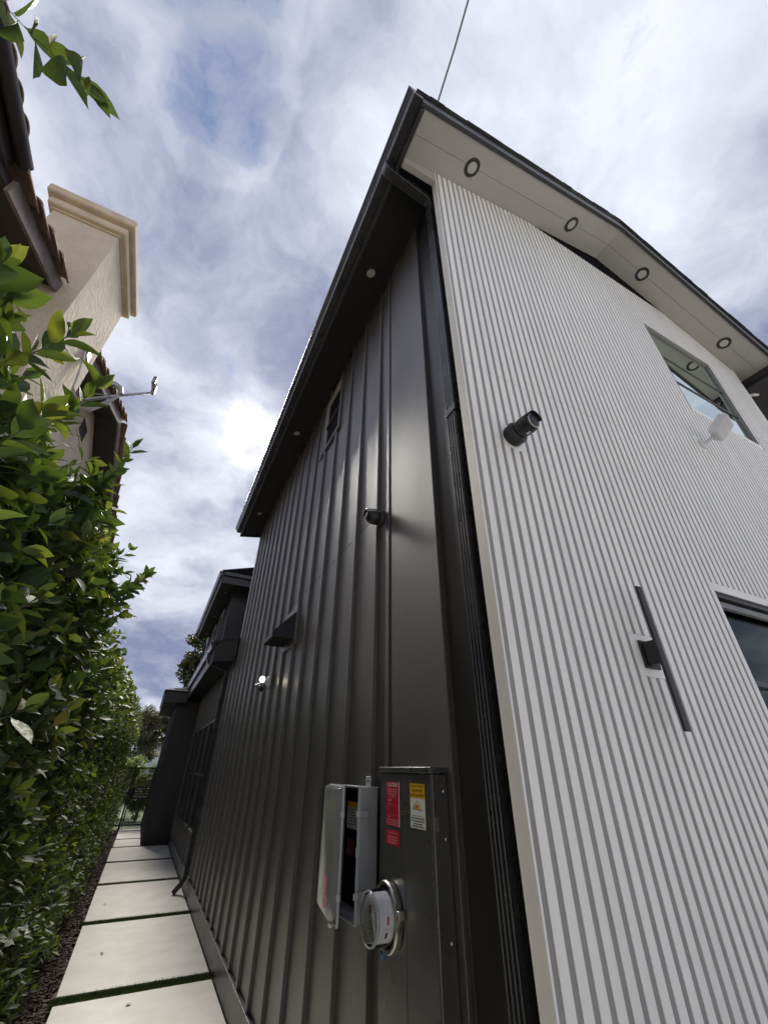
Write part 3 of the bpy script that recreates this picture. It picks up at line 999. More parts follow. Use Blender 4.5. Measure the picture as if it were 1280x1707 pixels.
ords = ['leftmost', 'second from left', 'third from left', 'fourth from left']
for i, xx in enumerate((1.379, 2.825, 4.06, 5.47)):
    s_ = SL if xx < ridx else -0.335
    downlight((xx, 0.990, soff(xx) - .0005), (s_, 0, -1), 0.078, 0.048, ords[i] + ' of the black ringed downlights in the cream gable soffit', 'downlights in the cream gable soffit')
for i, yy in enumerate((2.206, 5.043, 7.814)):
    zz_ = ZE - 0.105 + (0.903 - 0.736) * 0.125 / (XW + .1 - .736)
    downlight((0.903, yy, zz_ - .0005), (0.248, 0, -1), 0.062, 0.048, ['nearest', 'middle', 'farthest'][i] + ' of the round downlights in the dark eave of the tall wall', 'downlights in the dark eave')
for i, yy in enumerate((12.6, 15.2, 17.6)):
    downlight((0.95, yy, 6.1885), (0.28, 0, -1), 0.055, 0.042, ['nearest', 'middle', 'farthest'][i] + ' of the small downlights under the rear upper eave', 'downlights under the rear eave')
downlight((0.28, YL1 - .2, 3.3595), (0, 0, -1), 0.06, 0.045, 'small downlight under the low far bay roof by the gate', 'downlights under the bay roof')

# ------------------------------------------------------------ security cameras
t = empty('security_camera', (1.335, YF, 3.21), 'black turret security camera with yellow label on the white slatted wall', 'camera')
o_ = Vector((1.333, YF - 0.0022, 3.213))
ax = Vector((0.10, -1.0, -0.06)).normalized()
B().lathe([(0.060, 0.0), (0.063, 0.006), (0.063, 0.040), (0.060, 0.052), (0.050, 0.060)], o_, (0, -1, 0), 40).build('base', M_BLACK, t, smooth=True)
B().lathe([(0.0615, 0.036), (0.0645, 0.038), (0.0645, 0.045), (0.0615, 0.047)], o_, (0, -1, 0), 40).build('collar', M_BLACKM, t, smooth=True)
ho = o_ + Vector((0, -0.045, 0.004))
hd = B().lathe([(0.030, 0.0), (0.047, 0.014), (0.051, 0.040), (0.050, 0.085), (0.046, 0.100), (0.040, 0.105)], ho, ax, 40).build('head', M_BLACK, t, smooth=True)
B().lathe([(0.0395, 0.1052), (0.036, 0.108), (0.001, 0.1085)], ho, ax, 32).build('face_glass', M_BLACKM, hd, smooth=True)
B().lathe([(0.0425, 0.1035), (0.0405, 0.1075), (0.0385, 0.1072)], ho, ax, 32, cap=False).build('bezel', M_CHROME, hd, smooth=True)
vis = B()
rr = []
for k in range(9):
    a = R(-70 + 140 * k / 8)
    rr.append(a)
u_ = ax.cross(Vector((0, 0, 1))).normalized()
w_ = u_.cross(ax).normalized()
rings = []
for tt, r_ in ((0.045, 0.0525), (0.105, 0.0525), (0.122, 0.0515)):
    rings.append([ho + ax * tt + (u_ * math.sin(a) + w_ * math.cos(a)) * r_ for a in rr] + [ho + ax * tt + (u_ * math.sin(a) + w_ * math.cos(a)) * (r_ - .003) for a in rr[::-1]])
vis.loft(rings).build('visor', M_BLACK, hd, smooth=True)
B().box(-0.022, 0.016, -0.0008, 0.0008, -0.006, 0.006).build('sticker', M_YEL, hd)
st = bpy.data.objects['sticker'] if 'sticker' in bpy.data.objects else None
lab = [o for o in bpy.data.objects if o.name.startswith('sticker')][-1]
lab.matrix_basis = Matrix.Translation(ho + ax * 0.022 + (w_ * 0.70 - u_ * 0.71) * 0.0515) @ Matrix((ax, (w_ * 0.70 - u_ * 0.71), ax.cross(w_ * 0.70 - u_ * 0.71))).transposed().to_4x4()
B().tube([ho + ax * .05 - w_ * .046, ho + ax * .062 - w_ * .053, ho + ax * .075 - w_ * .049], 0.006, 8).build('screw_knob', M_CHROME, hd, smooth=True)

t = empty('security_camera', (1.11, 2.27, 3.22), 'black domed security camera on the charcoal batten wall beside the corner board', 'camera')
o_ = Vector((1.1115, 2.265, 3.235))
B().lathe([(0.062, 0.0), (0.064, 0.006), (0.064, 0.026), (0.058, 0.034)], o_, (-1, 0, 0), 36).build('base', M_BLACK, t, smooth=True)
ax = Vector((-1, 0.10, 0.02)).normalized()
ho = o_ + Vector((-0.026, 0, 0.004))
hd = B().lathe([(0.052, 0.0), (0.057, 0.012), (0.056, 0.045), (0.050, 0.070), (0.040, 0.088), (0.030, 0.097)], ho, ax, 36).build('head', M_BLACK, t, smooth=True)
B().lathe([(0.0295, 0.0972), (0.026, 0.1), (0.001, 0.101)], ho, ax, 28).build('face_glass', M_BLACKM, hd, smooth=True)
w_ = Vector((0, 0, 1))
u_ = ax.cross(w_).normalized()
rings = []
for tt, r_ in ((0.008, 0.0595), (0.048, 0.0588), (0.085, 0.052), (0.108, 0.046)):
    rings.append([ho + ax * tt + (u_ * math.sin(a) + w_ * math.cos(a)) * r_ for a in rr] + [ho + ax * tt + (u_ * math.sin(a) + w_ * math.cos(a)) * (r_ - .003) for a in rr[::-1]])
B().loft(rings).build('visor', M_BLACKM, hd, smooth=True)
arc = [ho + ax * tt + (u_ * math.sin(R(-72)) + w_ * math.cos(R(-72))) * r_ for tt, r_ in ((0.008, 0.060), (0.048, 0.0595), (0.085, 0.0525), (0.108, 0.0465))]
B().tube(arc, 0.0022, 6).build('chrome_edge', M_CHROME, hd, smooth=True)
arc = [ho + ax * 0.107 + (u_ * math.sin(a) + w_ * math.cos(a)) * 0.0455 for a in rr]
B().tube(arc, 0.0022, 6).build('chrome_edge', M_CHROME, hd, smooth=True)

# ------------------------------------------------------------ bar sconce on the white wall
t = empty('wall_sconce', (1.90, YF, 2.14), 'long black bar wall sconce on a square backplate on the white slats', 'sconce')
B().box(1.854, 1.955, YF - 0.010, YF - 0.0005, 2.086, 2.206).build('backplate', M_BLACKM, t, bevel=0.002)
B().box(1.866, 1.904, YF - 0.0685, YF - 0.0105, 2.096, 2.196).build('arm_block', M_BLACKM, t, bevel=0.004)
B().box(1.856, 1.891, YF - 0.082, YF - 0.0690, 1.838, 2.440).build('light_bar', M_BLACKM, t, bevel=0.0025)
B().box(1.8605, 1.8865, YF - 0.0688, YF - 0.0675, 1.845, 2.094).build('diffuser', M_LENS, t)
B().box(1.8605, 1.8865, YF - 0.0688, YF - 0.0675, 2.198, 2.433).build('diffuser', M_LENS, t)

# ------------------------------------------------------------ white box fixture on swivel bracket
t = empty('wall_fixture', (3.645, YF, 4.11), 'small white box fixture on a swivel bracket below the tall gable window', 'fixture')
B().lathe([(0.050, 0.0), (0.050, 0.010), (0.044, 0.016), (0.020, 0.020)], (3.645, YF - .0022, 4.112), (0, -1, 0), 28).build('base', M_WHITEP, t, smooth=True)
B().tube([(3.645, YF - .018, 4.112), (3.652, YF - .05, 4.118), (3.660, YF - .085, 4.135), (3.664, YF - .10, 4.15)], [.013, .012, .016, .018], 12).build('arm', M_WHITEP, t, smooth=True)
B().lathe([(0.004, -.026), (0.019, -.018), (0.026, 0.0), (0.019, 0.018), (0.004, 0.026)], (3.664, YF - .103, 4.152), (1, 0, 0.2), 20).build('ball_joint', M_WHITEP, t, smooth=True)
bx_ = B().box(-0.092, 0.092, -0.038, 0.038, -0.085, 0.085)
bo = bx_.build('housing', M_WHITEP, t, bevel=0.010, seg=3)
mw_ = Matrix.Translation((3.675, YF - .165, 4.185)) @ Matrix.Rotation(R(14), 4, 'Z') @ Matrix.Rotation(R(48), 4, 'X')
bo.matrix_basis = mw_
for k in range(7):
    f_ = B().box(-0.080, 0.080, -0.0415, -0.0382, -0.073 + k * .022, -0.061 + k * .022).build('grille_bar', M_WHITEP, t)
    f_.matrix_basis = mw_

# ------------------------------------------------------------ vent hood on the dark wall
t = empty('vent_hood', (1.11, 4.6, 2.85), 'black wedge shaped vent hood on the charcoal wall above the floodlight', 'vent hood')
B().box(1.106, XW - .001, HOOD[0], HOOD[1], HOOD[2], HOOD[3]).build('backplate', M_DARK, t, bevel=.003)
x0, y0, y1 = 0.880, 4.395, 4.83
hb = B()
th = .006
prof = [(1.1055, 3.180), (x0, 2.935), (x0, 2.885), (x0 + th, 2.885), (x0 + th, 2.932), (1.1055, 3.170)]
hb.prism(prof, 'y', y0, y1)
for ya in (y0 - .004, y1):
    hb.prism([(1.1055, 3.180), (x0, 2.935), (x0, 2.885), (1.1055, 2.885)], 'y', ya, ya + .004)
hb.build('hood', M_BLACKM, t)
B().box(0.8865, 1.105, 4.396, 4.8295, 2.888, 2.892).build('shade_sheet', M_VENT, t)  # black sheet filling the hood mouth, stands in for shade underneath

# ------------------------------------------------------------ floodlight (lit) on the dark wall
t = empty('floodlight', (1.11, 5.22, 2.56), 'motion floodlight with one lit lamp on the charcoal wall below the vent hood', 'floodlight')
B().box(1.100, 1.1115, 5.16, 5.30, 2.50, 2.665).build('mounting_block', M_DARK, t, bevel=.002)
B().lathe([(0.052, 0.0), (0.052, 0.02), (0.045, 0.028)], (1.0995, 5.23, 2.575), (-1, 0, 0), 24).build('base', M_WHITEP, t, smooth=True)


def spot(o, d, lit):
    d = Vector(d).normalized()
    o = Vector(o)
    B().tube([(1.075, 5.23, 2.575), o], .012, 8).build('arm', M_WHITEP, t, smooth=True)
    h_ = B().lathe([(0.016, -.02), (0.026, 0.0), (0.036, 0.045), (0.038, 0.056), (0.034, 0.056), (0.031, 0.045)], o, d, 24).build('lamp_head', M_BLACK if not lit else M_WHITEP, t, smooth=True)
    if lit:
        B().lathe([(0.0305, 0.046), (0.027, 0.053), (0.015, 0.058), (0.001, 0.060)], o, d, 20).build('lamp_lens', M_LAMP, h_, smooth=True)
    else:
        B().lathe([(0.0305, 0.047), (0.001, 0.049)], o, d, 20).build('lamp_lens', M_LENS, h_, smooth=True)


spot((1.035, 5.215, 2.585), (-0.55, -0.75, -0.05), True)
spot((1.02, 5.30, 2.545), (-0.8, 0.35, -0.65), False)
B().box(-0.03, 0.03, -0.022, 0.022, -0.03, 0.03).build('motion_sensor', M_BLACK, t, bevel=.006).matrix_basis = Matrix.Translation((1.005, 5.22, 2.487)) @ Matrix.Rotation(R(25), 4, 'Y') @ Matrix.Rotation(R(20), 4, 'Z')
fl = bpy.data.lights.new('floodlight_glow', 'POINT')
fl.energy = 0.12
fl.color = (1.0, 0.90, 0.62)
fl.shadow_soft_size = 0.03
flo = bpy.data.objects.new('lamp_glow', fl)
C.objects.link(flo)
flo.location = (0.985, 5.150, 2.575)
put(flo, t)

# ------------------------------------------------------------ electrical equipment
ROTX = Matrix(((0, 0, -1), (-1, 0, 0), (0, 1, 0))).to_4x4()   # text x -> -Y, y -> +Z, normal -> -X


def lettering(txt, size, x, yc, zc, mt, parent, width=None, name='lettering'):
    cu = bpy.data.curves.new('txt', 'FONT')
    cu.body = txt
    cu.size = size
    cu.align_x = 'CENTER'
    cu.align_y = 'CENTER'
    cu.extrude = 0.0001
    tmp = bpy.data.objects.new('txt', cu)
    C.objects.link(tmp)
    dg = bpy.context.evaluated_depsgraph_get()
    dg.update()
    me_ = bpy.data.meshes.new_from_object(tmp.evaluated_get(dg))
    bpy.data.objects.remove(tmp)
    o = bpy.data.objects.new(name, me_)
    me_.materials.clear()
    me_.materials.append(mt)
    C.objects.link(o)
    xs = [v.co.x for v in me_.vertices]
    sx = 1.0
    if width and xs:
        sx = width / (max(xs) - min(xs))
    put(o, parent)
    o.matrix_basis = Matrix.Translation((x, yc, zc)) @ ROTX @ Matrix.Diagonal((sx, 1, 1, 1))
    return o


def bars(lines, x, mt, parent, name='print_lines'):
    """illegible small print: rows of short dashes. lines: (yc, zc, width, height)"""
    b = B()
    for yc, zc, w, h in lines:
        p = yc + w / 2
        e = yc - w / 2
        while p > e:
            l = random.uniform(.004, .013)
            q_ = max(e, p - l)
            b.box(x, x + .0001, q_, p, zc - h / 2, zc + h / 2)
            p = q_ - .0022
    return b.build(name, mt, parent)


XP = 1.0385
pnl = empty('meter_panel', (1.08, 1.87, 0.25), 'tall charcoal painted electrical panel with warning stickers on the side wall', 'electrical panel')
body = B().box(XP + .004, 1.117, 1.650, 2.098, 0.35, 1.690).build('enclosure', M_PANEL, pnl, bevel=.006)
B().box(XP, XP + .0035, 1.8665, 2.096, 0.36, 1.686).build('cover', M_PANEL, pnl, bevel=.0015)
B().box(XP, XP + .0035, 1.652, 1.8630, 0.36, 1.686).build('cover', M_PANEL, pnl, bevel=.0015)
B().box(XP - .006, 1.117, 1.640, 2.104, 1.6905, 1.712).build('rain_cap', M_PANEL, pnl, bevel=.003)
B().box(XP + .012, 1.05, 1.6335, 1.6495, 1.555, 1.600).build('latch', M_PANEL, pnl, bevel=.002)
B().box(XP + .020, 1.060, 1.640, 1.6495, 1.505, 1.550).build('hasp', M_STEEL, pnl, bevel=.001)
for (yy, zz_) in ((1.6485, 1.63), (1.6485, 1.20), (1.6485, 1.48)):
    B().lathe([(.006, 0), (.006, .003), (.003, .005)], (1.095, yy, zz_), (0, -1, 0), 10).build('screw', M_STEEL, pnl)
# stickers
xs_ = XP - .0012
rs = B().box(xs_, XP - .0003, 1.914, 2.036, 1.494, 1.654).build('sticker', M_RED, pnl)
rs['label'] = 'red caution sticker with white lettering and a wiring diagram'
B().box(xs_ - .0001, XP - .0003, 1.9105, 1.9138, 1.494, 1.654).build('sticker_edge', M_INKW, rs)
lettering('CAUTION', 0.021, xs_ - .0002, 1.976, 1.6425, M_INKW, rs, 0.096)
bars([(1.976, 1.626, .098, .0042), (1.976, 1.618, .098, .0042), (1.976, 1.610, .092, .0042), (1.976, 1.602, .058, .0042), (1.999, 1.588, .03, .0036), (1.999, 1.583, .03, .0036), (2.003, 1.572, .03, .004),
      (2.003, 1.526, .028, .004), (1.976, 1.515, .114, .0042), (1.976, 1.506, .110, .0042), (1.976, 1.499, .106, .0036)], xs_ - .0002, M_INKP, rs)
dg_ = B()
for (a, b, c, d) in ((1.925, 2.01, 1.566, 1.5668), (1.925, 2.01, 1.532, 1.5328), (1.925, 1.9258, 1.532, 1.566), (2.0092, 2.01, 1.532, 1.566), (1.965, 2.006, 1.549, 1.5498), (2.021, 2.0235, 1.546, 1.568), (1.9155, 2.034, 1.5945, 1.5952), (1.965, 2.006, 1.541, 1.5416)):
    dg_.box(xs_ - .0003, xs_ - .0002, a, b, c, d)
dg_.build('diagram', M_INKP, rs)
ws = B().box(xs_, XP - .0003, 1.914, 2.034, 1.428, 1.480).build('sticker', M_RED, pnl)
ws['label'] = 'small red warning sticker below the caution sticker'
ws.matrix_basis = Matrix.Rotation(0, 4, 'X')
lettering('! WARNING !', 0.013, xs_ - .0002, 1.974, 1.4695, M_INKP, ws, 0.096)
bars([(1.974, 1.4565, .090, .006), (1.974, 1.447, .090, .006), (1.974, 1.4375, .078, .006)], xs_ - .0002, M_INKP, ws)
ys = B().box(xs_, XP - .0003, 1.698, 1.814, 1.504, 1.6025).build('sticker', M_WST, pnl)
ys['label'] = 'yellow and white solar shutdown sticker'
yb = B().box(xs_ - .0003, XP - .0003, 1.698, 1.814, 1.6027, 1.6525).build('yellow_band', M_YEL, ys)
for i, tx in enumerate(('SOLAR PV SYSTEM', 'EQUIPPED WITH', 'RAPID SHUTDOWN')):
    lettering(tx, 0.0155, xs_ - .0005, 1.756, 1.6435 - i * .0155, M_INK, yb, (0.104, 0.088, 0.102)[i])
hs = B()
for p, q_ in (((1.798, 1.5665), (1.757, 1.5955)), ((1.757, 1.5955), (1.716, 1.5665)), ((1.716, 1.5665), (1.798, 1.5665))):
    hs.tube([(xs_ - .0001, p[0], p[1]), (xs_ - .0001, q_[0], q_[1])], .0007, 5)
hs.box(xs_ - .0004, xs_ - .0001, 1.716, 1.798, 1.5445, 1.5453)
hs.build('house_outline', M_INK, ys)
B().box(xs_ - .0006, xs_ - .0002, 1.738, 1.777, 1.567, 1.582).build('array_patch', M_YEL, ys)
bars([(1.757, 1.577, .028, .0018), (1.757, 1.572, .018, .0018)], xs_ - .0008, M_INK, ys)
bars([(1.756, 1.5365, .100, .0040), (1.756, 1.5275, .102, .0040), (1.756, 1.5185, .072, .0040), (1.756, 1.5105, .090, .0040)], xs_ - .0003, M_INK, ys)

# meter
mt_ = empty('electric_meter', (XP, 1.985, 1.21), 'round glass electric meter with steel ring on the charcoal panel', 'electric meter')
mc = Vector((XP, 1.988, 1.208))
B().lathe([(0.100, 0.0), (0.106, 0.004), (0.108, 0.012), (0.108, 0.026), (0.104, 0.031), (0.095, 0.031), (0.092, 0.024), (0.090, 0.010), (0.090, 0.0)], mc, (-1, 0, 0), 56).build('sealing_ring', M_STEEL, mt_, smooth=True)
B().box(XP - .032, XP - .006, 1.866, 1.886, 1.215, 1.245).build('ring_clasp', M_STEEL, mt_, bevel=.002)
B().lathe([(0.0885, 0.0), (0.0885, 0.012), (0.080, 0.020), (0.078, 0.022)], mc, (-1, 0, 0), 48).build('base', M_BLACK, mt_, smooth=True)
B().lathe([(0.074, 0.022), (0.074, 0.084), (0.071, 0.0875), (0.001, 0.0878)], mc, (-1, 0, 0), 48).build('meter_body', M_METER, mt_, smooth=True)
mb = [o for o in bpy.data.objects if o.name.startswith('meter_body')][-1]
fcx = XP - .0905
fp = B().lathe([(0.068, 0.0882), (0.066, 0.0900), (0.001, 0.0903)], mc, (-1, 0, 0), 40).build('face_plate', M_METER, mt_, smooth=True)
B().box(fcx - .0022, fcx - .0004, 1.962, 2.000, 1.224, 1.243).build('display', M_INK, fp)
B().prism([(2.035, 1.212), (1.941, 1.212), (1.948, 1.185), (1.970, 1.155), (2.006, 1.155), (2.028, 1.185)], 'x', fcx - .0016, fcx - .0004).build('name_plate', M_METERL, fp)
bars([(1.988, 1.256, .030, .0022), (1.990, 1.200, .046, .0016), (1.990, 1.190, .036, .0024), (1.990, 1.178, .044, .0024), (1.990, 1.166, .022, .0020)], fcx - .0024, mat('grey_ink', (0.16, 0.16, 0.17), .5), fp)
# printed side band on the meter body
for k, (a0, a1, r_, mt2, d0, d1) in enumerate(((20, 62, .0744, M_WST, .030, .066), (-12, 14, .0744, M_WST, .030, .066), (-6, 12, .0749, M_RED, .048, .056), (-48, -18, .0744, M_WST, .032, .066), (-40, -24, .0749, M_INK, .050, .060))):
    b = B()
    rg = []
    for d in (d0, d1):
        rg.append([(mc.x - d, mc.y - r_ * math.cos(R(a0 + (a1 - a0) * i / 8)), mc.z + r_ * math.sin(R(a0 + (a1 - a0) * i / 8))) for i in range(9)])
    b.loft(rg, cap=False, closed=False).build('side_label', mt2, mb)
gc = B().lathe([(0.0865, 0.014), (0.0845, 0.030), (0.0835, 0.092), (0.0815, 0.099), (0.076, 0.102), (0.072, 0.100), (0.001, 0.0985)], mc, (-1, 0, 0), 56, cap=False)
gc.build('glass_cover', M_METERG, mt_, smooth=True)
B().lathe([(0.0838, 0.094), (0.0838, 0.0985), (0.0815, 0.1025), (0.0785, 0.1035), (0.0770, 0.1015), (0.0785, 0.0985), (0.0815, 0.096)], mc, (-1, 0, 0), 56, cap=False).build('cover_rim', mat('frosted_rim', (0.30, 0.31, 0.32), 0.10, spec=0.9), mt_, smooth=True)
B().tube([(XP - .02, 2.005, 1.112), (XP - .024, 2.01, 1.098), (XP - .022, 2.012, 1.082)], [.010, .012, .006], 8).build('seal_tag', M_BLUE, mt_, smooth=True)

# grey disconnect box with its door ajar
gb_ = empty('disconnect_box', (1.06, 2.47, 1.12), 'light grey plastic disconnect box with its door ajar beside the meter', 'disconnect box')
gy0, gy1, gz0, gz1, gx = 2.276, 2.664, 1.120, 1.625, 1.006
sh_ = B()
sh_.box(1.1085, 1.1115, gy0, gy1, gz0, gz1)
sh_.box(gx, 1.108, gy0, gy0 + .006, gz0, gz1)
sh_.box(gx, 1.108, gy1 - .006, gy1, gz0, gz1)
sh_.box(gx, 1.108, gy0 + .0062, gy1 - .0062, gz1 - .006, gz1)
sh_.box(gx, 1.108, gy0 + .0062, gy1 - .0062, gz0, gz0 + .006)
sh_.build('enclosure', M_GREY, gb_, bevel=.0022)
fr = B()
fr.box(gx - .004, gx + .010, gy0 - .004, gy0 - .0005, gz0 - .004, gz1 + .004)
fr.box(gx - .004, gx + .010, gy1 + .0005, gy1 + .004, gz0 - .004, gz1 + .004)
fr.box(gx - .004, gx + .010, gy0 - .0004, gy1 + .0004, gz1 + .0005, gz1 + .004)
fr.box(gx - .004, gx + .010, gy0 - .0004, gy1 + .0004, gz0 - .004, gz0 - .0005)
fr.build('rim', mat('pale_grey_rim', (0.48, 0.50, 0.51), 0.35), gb_, bevel=.0015)
B().box(1.095, 1.107, gy0 + .007, gy1 - .007, gz0 + .007, gz1 - .007).build('interior_panel', M_VENT, gb_)
yl = B().box(1.0925, 1.0945, gy0 + .20, gy0 + .345, 1.43, 1.55).build('sticker', M_WST, gb_)
B().box(1.0918, 1.0924, gy0 + .20, gy0 + .345, 1.525, 1.55).build('yellow_band', M_YEL, yl)
bars([(gy0 + .272, 1.515 - i * .013, .11, .004) for i in range(6)], 1.0916, M_INK, yl)
B().box(1.08, 1.0945, gy0 + .24, gy0 + .31, 1.32, 1.39).build('switch', mat('dark_red_handle', (0.10, 0.008, 0.014), .5), gb_, bevel=.003)
# door: rotated shell hinged on the far side
dw, dth = gy1 - gy0, 0.036
Dm = Matrix.Translation((gx - .006, gy1, 0)) @ Matrix.Rotation(R(-10.0), 4, 'Z')
db = B()
ch = 0.03
zb, zt = gz0 - .004, gz1 + .004
db.loft([[(-dth, -dw + ch * .8, zb + .075), (-dth, -dw + ch * .8, zt - .012), (-dth, -.012, zt - .012), (-dth, -.012, zb + .012), (-dth, -dw + .09, zb + .012)],
         [(-.012, -dw + .004, zb + .045), (-.012, -dw + .004, zt - .003), (-.012, -.003, zt - .003), (-.012, -.003, zb + .003), (-.012, -dw + .06, zb + .003)]])
dob = db.build('door', M_GREYD, gb_, bevel=.002)
dob.matrix_basis = Dm
rimb = B()
rimb.box(-.0115, 0, -dw, -dw + .008, zb, zt)
rimb.box(-.0115, 0, -.008, 0, zb, zt)
rimb.box(-.0115, 0, -dw + .0085, -.0085, zt - .008, zt)
rimb.box(-.0115, 0, -dw + .0085, -.0085, zb, zb + .008)
rimb.box(-.006, -.003, -dw + .0085, -.0085, zb + .0085, zt - .0085)
rimb.build('door_rim', MATS['pale_grey_rim'], dob, bevel=.0015)
for zz_ in (1.515, 1.215):
    c_ = B().box(-.018, .002, -dw - .006, -dw - .0005, zz_ - .012, zz_ + .012).build('door_catch', MATS['pale_grey_rim'], dob, bevel=.002)
    B().box(gx - .014, gx + .012, gy0 - .009, gy0 - .0045, zz_ - .012, zz_ + .012).build('latch', MATS['pale_grey_rim'], gb_, bevel=.002)
    B().box(gx + .0125, gx + .050, gy0 - .016, gy0 - .0005, zz_ - .016, zz_ + .016).build('latch_housing', M_GREY, gb_, bevel=.004)
B().box(-.012, -.002, -dw - .012, -dw - .0005, 1.35, 1.39).build('padlock_tab', MATS['pale_grey_rim'], dob, bevel=.003)
B().box(gx - .010, gx, gy0 - .012, gy0 - .0045, 1.35, 1.39).build('padlock_tab', MATS['pale_grey_rim'], gb_, bevel=.003)
B().box(-.03, -.014, -dw + .06, -dw + .085, zb - .010, zb + .002).build('drain_tab', M_INKW, dob, bevel=.002)
tb_ = B().box(1.098, 1.106, gy0 + .065, gy0 + .125, gz1 - .002, gz1 + .045).build('mounting_tab', MATS['pale_grey_rim'], gb_, bevel=.003)
for yy in (gy0 + .083, gy0 + .107):
    B().lathe([(.005, 0), (.004, .002)], (1.0978, yy, gz1 + .024), (-1, 0, 0), 8).build('screw', M_INK, tb_)
B().box(-dth - .0012, -dth - .0002, -dw + .14, -dw + .20, 1.155, 1.185).build('sticker', M_RED, dob)
B().box(-dth - .0012, -dth - .0002, -dw + .14, -dw + .20, 1.195, 1.265).build('sticker', M_RED, dob)
bl = B()
for k in range(3):
    bl.box(-dth - .0016, -dth - .0013, -dw + .145, -dw + .195, 1.205 + k * .02, 1.211 + k * .02)
bl.build('print_lines', M_INKP, dob)

# conduit from the panel down to the ground
B().tube([(1.085, 2.03, 0.35), (1.085, 2.03, -0.05)], .03, 14).build('conduit', M_PANEL, pnl, smooth=True)
B().tube([(1.085, 1.78, 0.35), (1.085, 1.78, -0.05)], .03, 14).build('conduit', M_PANEL, pnl, smooth=True)

# overhead service cable
cab = B().tube([(0.905, 0.845, 6.55), (0.900, 0.825, 6.80), (0.892, 0.72, 6.86), (0.868, 0.48, 6.95), (0.840, 0.228, 7.10), (0.80, -0.3, 7.35), (0.70, -3.0, 8.0), (0.4, -18.0, 9.5)], 0.008, 8).build('overhead_cable', M_WIRE, smooth=True)
tag(cab, 'grey overhead cable rising from the roof edge into the sky', 'cable')

# ------------------------------------------------------------ neighbouring house
nb = empty('neighbor_house', (-2.6, 5, 0), 'beige stucco house with clay tile roof and tall chimney behind the hedge', 'house')
NX = -2.55
PKY, PKZ = 7.74, 7.70
SN = 0.37


def rake(y):
    return PKZ - SN * abs(y - PKY)


B().prism([(2.66, -0.05), (13.2, -0.05), (13.2, rake(13.2) - .14), (PKY, PKZ - .14), (2.66, rake(2.66) - .14)], 'x', NX - .25, NX).build('gable_wall', M_STUCCO, nb)
B().box(NX - .25, NX - .002, -8, 2.659, -0.05, 5.70).build('eave_wall', M_STUCCO, nb)
RX = -2.15
# roof decks (split round the chimney)
CX0, CX1, CY0, CY1, CZ = -2.66, -1.95, 3.83, 5.01, 7.46
rf = B()
for (ya, yb_, xa, xb) in ((2.45, CY0 - .003, -9, RX), (CY0, CY1, -9, CX0 - .003), (CY1 + .003, PKY, -9, RX), (PKY, 13.4, -9, RX)):
    rf.prism([(ya, rake(ya) - .13), (yb_, rake(yb_) - .13), (yb_, rake(yb_) - .02), (ya, rake(ya) - .02)], 'x', xa, xb)
rfo = rf.build('roof', M_BROWN, nb)
# barge boards and rake tiles
for (ya, yb_) in ((2.62, CY0 - .003), (CY1 + .003, PKY), (PKY, 13.3)):
    B().prism([(ya, rake(ya) - .19), (yb_, rake(yb_) - .19), (yb_, rake(yb_) - .01), (ya, rake(ya) - .01)], 'x', RX + .001, RX + .035).build('barge_board', M_TIMBER, nb)


def tile_mesh(L, r0, r1, th=.016, n=9):
    b = B()
    rg = []
    for t, r in ((0, r0), (L, r1)):
        rg.append([(t, math.cos(math.pi * i / n) * r, math.sin(math.pi * i / n) * r * .8) for i in range(n + 1)] +
                  [(t, math.cos(math.pi * i / n) * (r - th), math.sin(math.pi * i / n) * (r - th) * .8) for i in range(n, -1, -1)])
    b.loft(rg)
    return b.mesh('roof_tile', M_TILE, True)


tm = tile_mesh(.38, .112, .078)
ang = math.atan(SN)
yy = 2.50
while yy < 13.2:
    if not (CY0 - .30 < yy < CY1 - .05):
        asc = yy < PKY
        o = place('roof_tile', tm, rfo, (RX + .03, yy, rake(yy) + .012 + random.uniform(-.006, .006)))
        o.rotation_euler = (0, -ang + .10 if asc else ang + .10, math.pi / 2)
    yy += 0.30
# field tiles next to the rake and over the eave
for row in range(1, 5):
    yy = 2.5
    while yy < 13.2:
        if not (CY0 - .32 < yy < CY1 and RX - row * .21 > CX0 - .1):
            asc = yy < PKY
            o = place('roof_tile', tm, rfo, (RX + .03 - row * .21, yy, rake(yy) + .0 + random.uniform(-.006, .006)))
            o.rotation_euler = (0, -ang if asc else ang, math.pi / 2)
        yy += 0.30
# eave running towards the camera with its gutter
EZ = 5.90
ev = B().prism([(-2.132, EZ - .075), (-5.0, EZ + .95), (-5.0, EZ + 1.03), (-2.132, EZ + .005)], 'y', -8, 2.44).build('eave_roof', M_BROWN, nb)
sx_ = math.atan(1.05 / 2.94)
yy = -3.0
while yy < 2.40:
    for k in range(3):
        o = place('roof_tile', tm, ev, (-2.09 - k * .30, yy, EZ + .022 + k * .107))
        o.rotation_euler = (0, -sx_, math.pi)
    yy += .21
gp = []
for i in range(11):
    a = math.pi + math.pi * i / 10
    gp.append((-2.075 + .056 * math.cos(a), EZ - .03 + .075 * math.sin(a)))
gp2 = [(-2.075 + .052 * math.cos(math.pi + math.pi * i / 10), EZ - .03 + .070 * math.sin(math.pi + math.pi * i / 10)) for i in range(10, -1, -1)]
gg = B().prism(gp + gp2, 'y', -8, 2.50)
gg.prism(gp, 'y', 2.497, 2.503)
gg.build('gutter', M_BROWN, nb, smooth=True)
B().box(-2.158, -2.134, -8, 2.50, EZ - .20, EZ - .02).build('fascia_board', M_BROWN, nb)
B().box(NX + .001, -2.159, -8, 2.60, EZ - .19, EZ - .165).build('eave_soffit', M_BROWN, nb)
# chimney
chm = B().box(CX0, CX1, CY0, CY1, 0, CZ - .001).build('chimney', M_STUCCO, nb, bevel=.012)


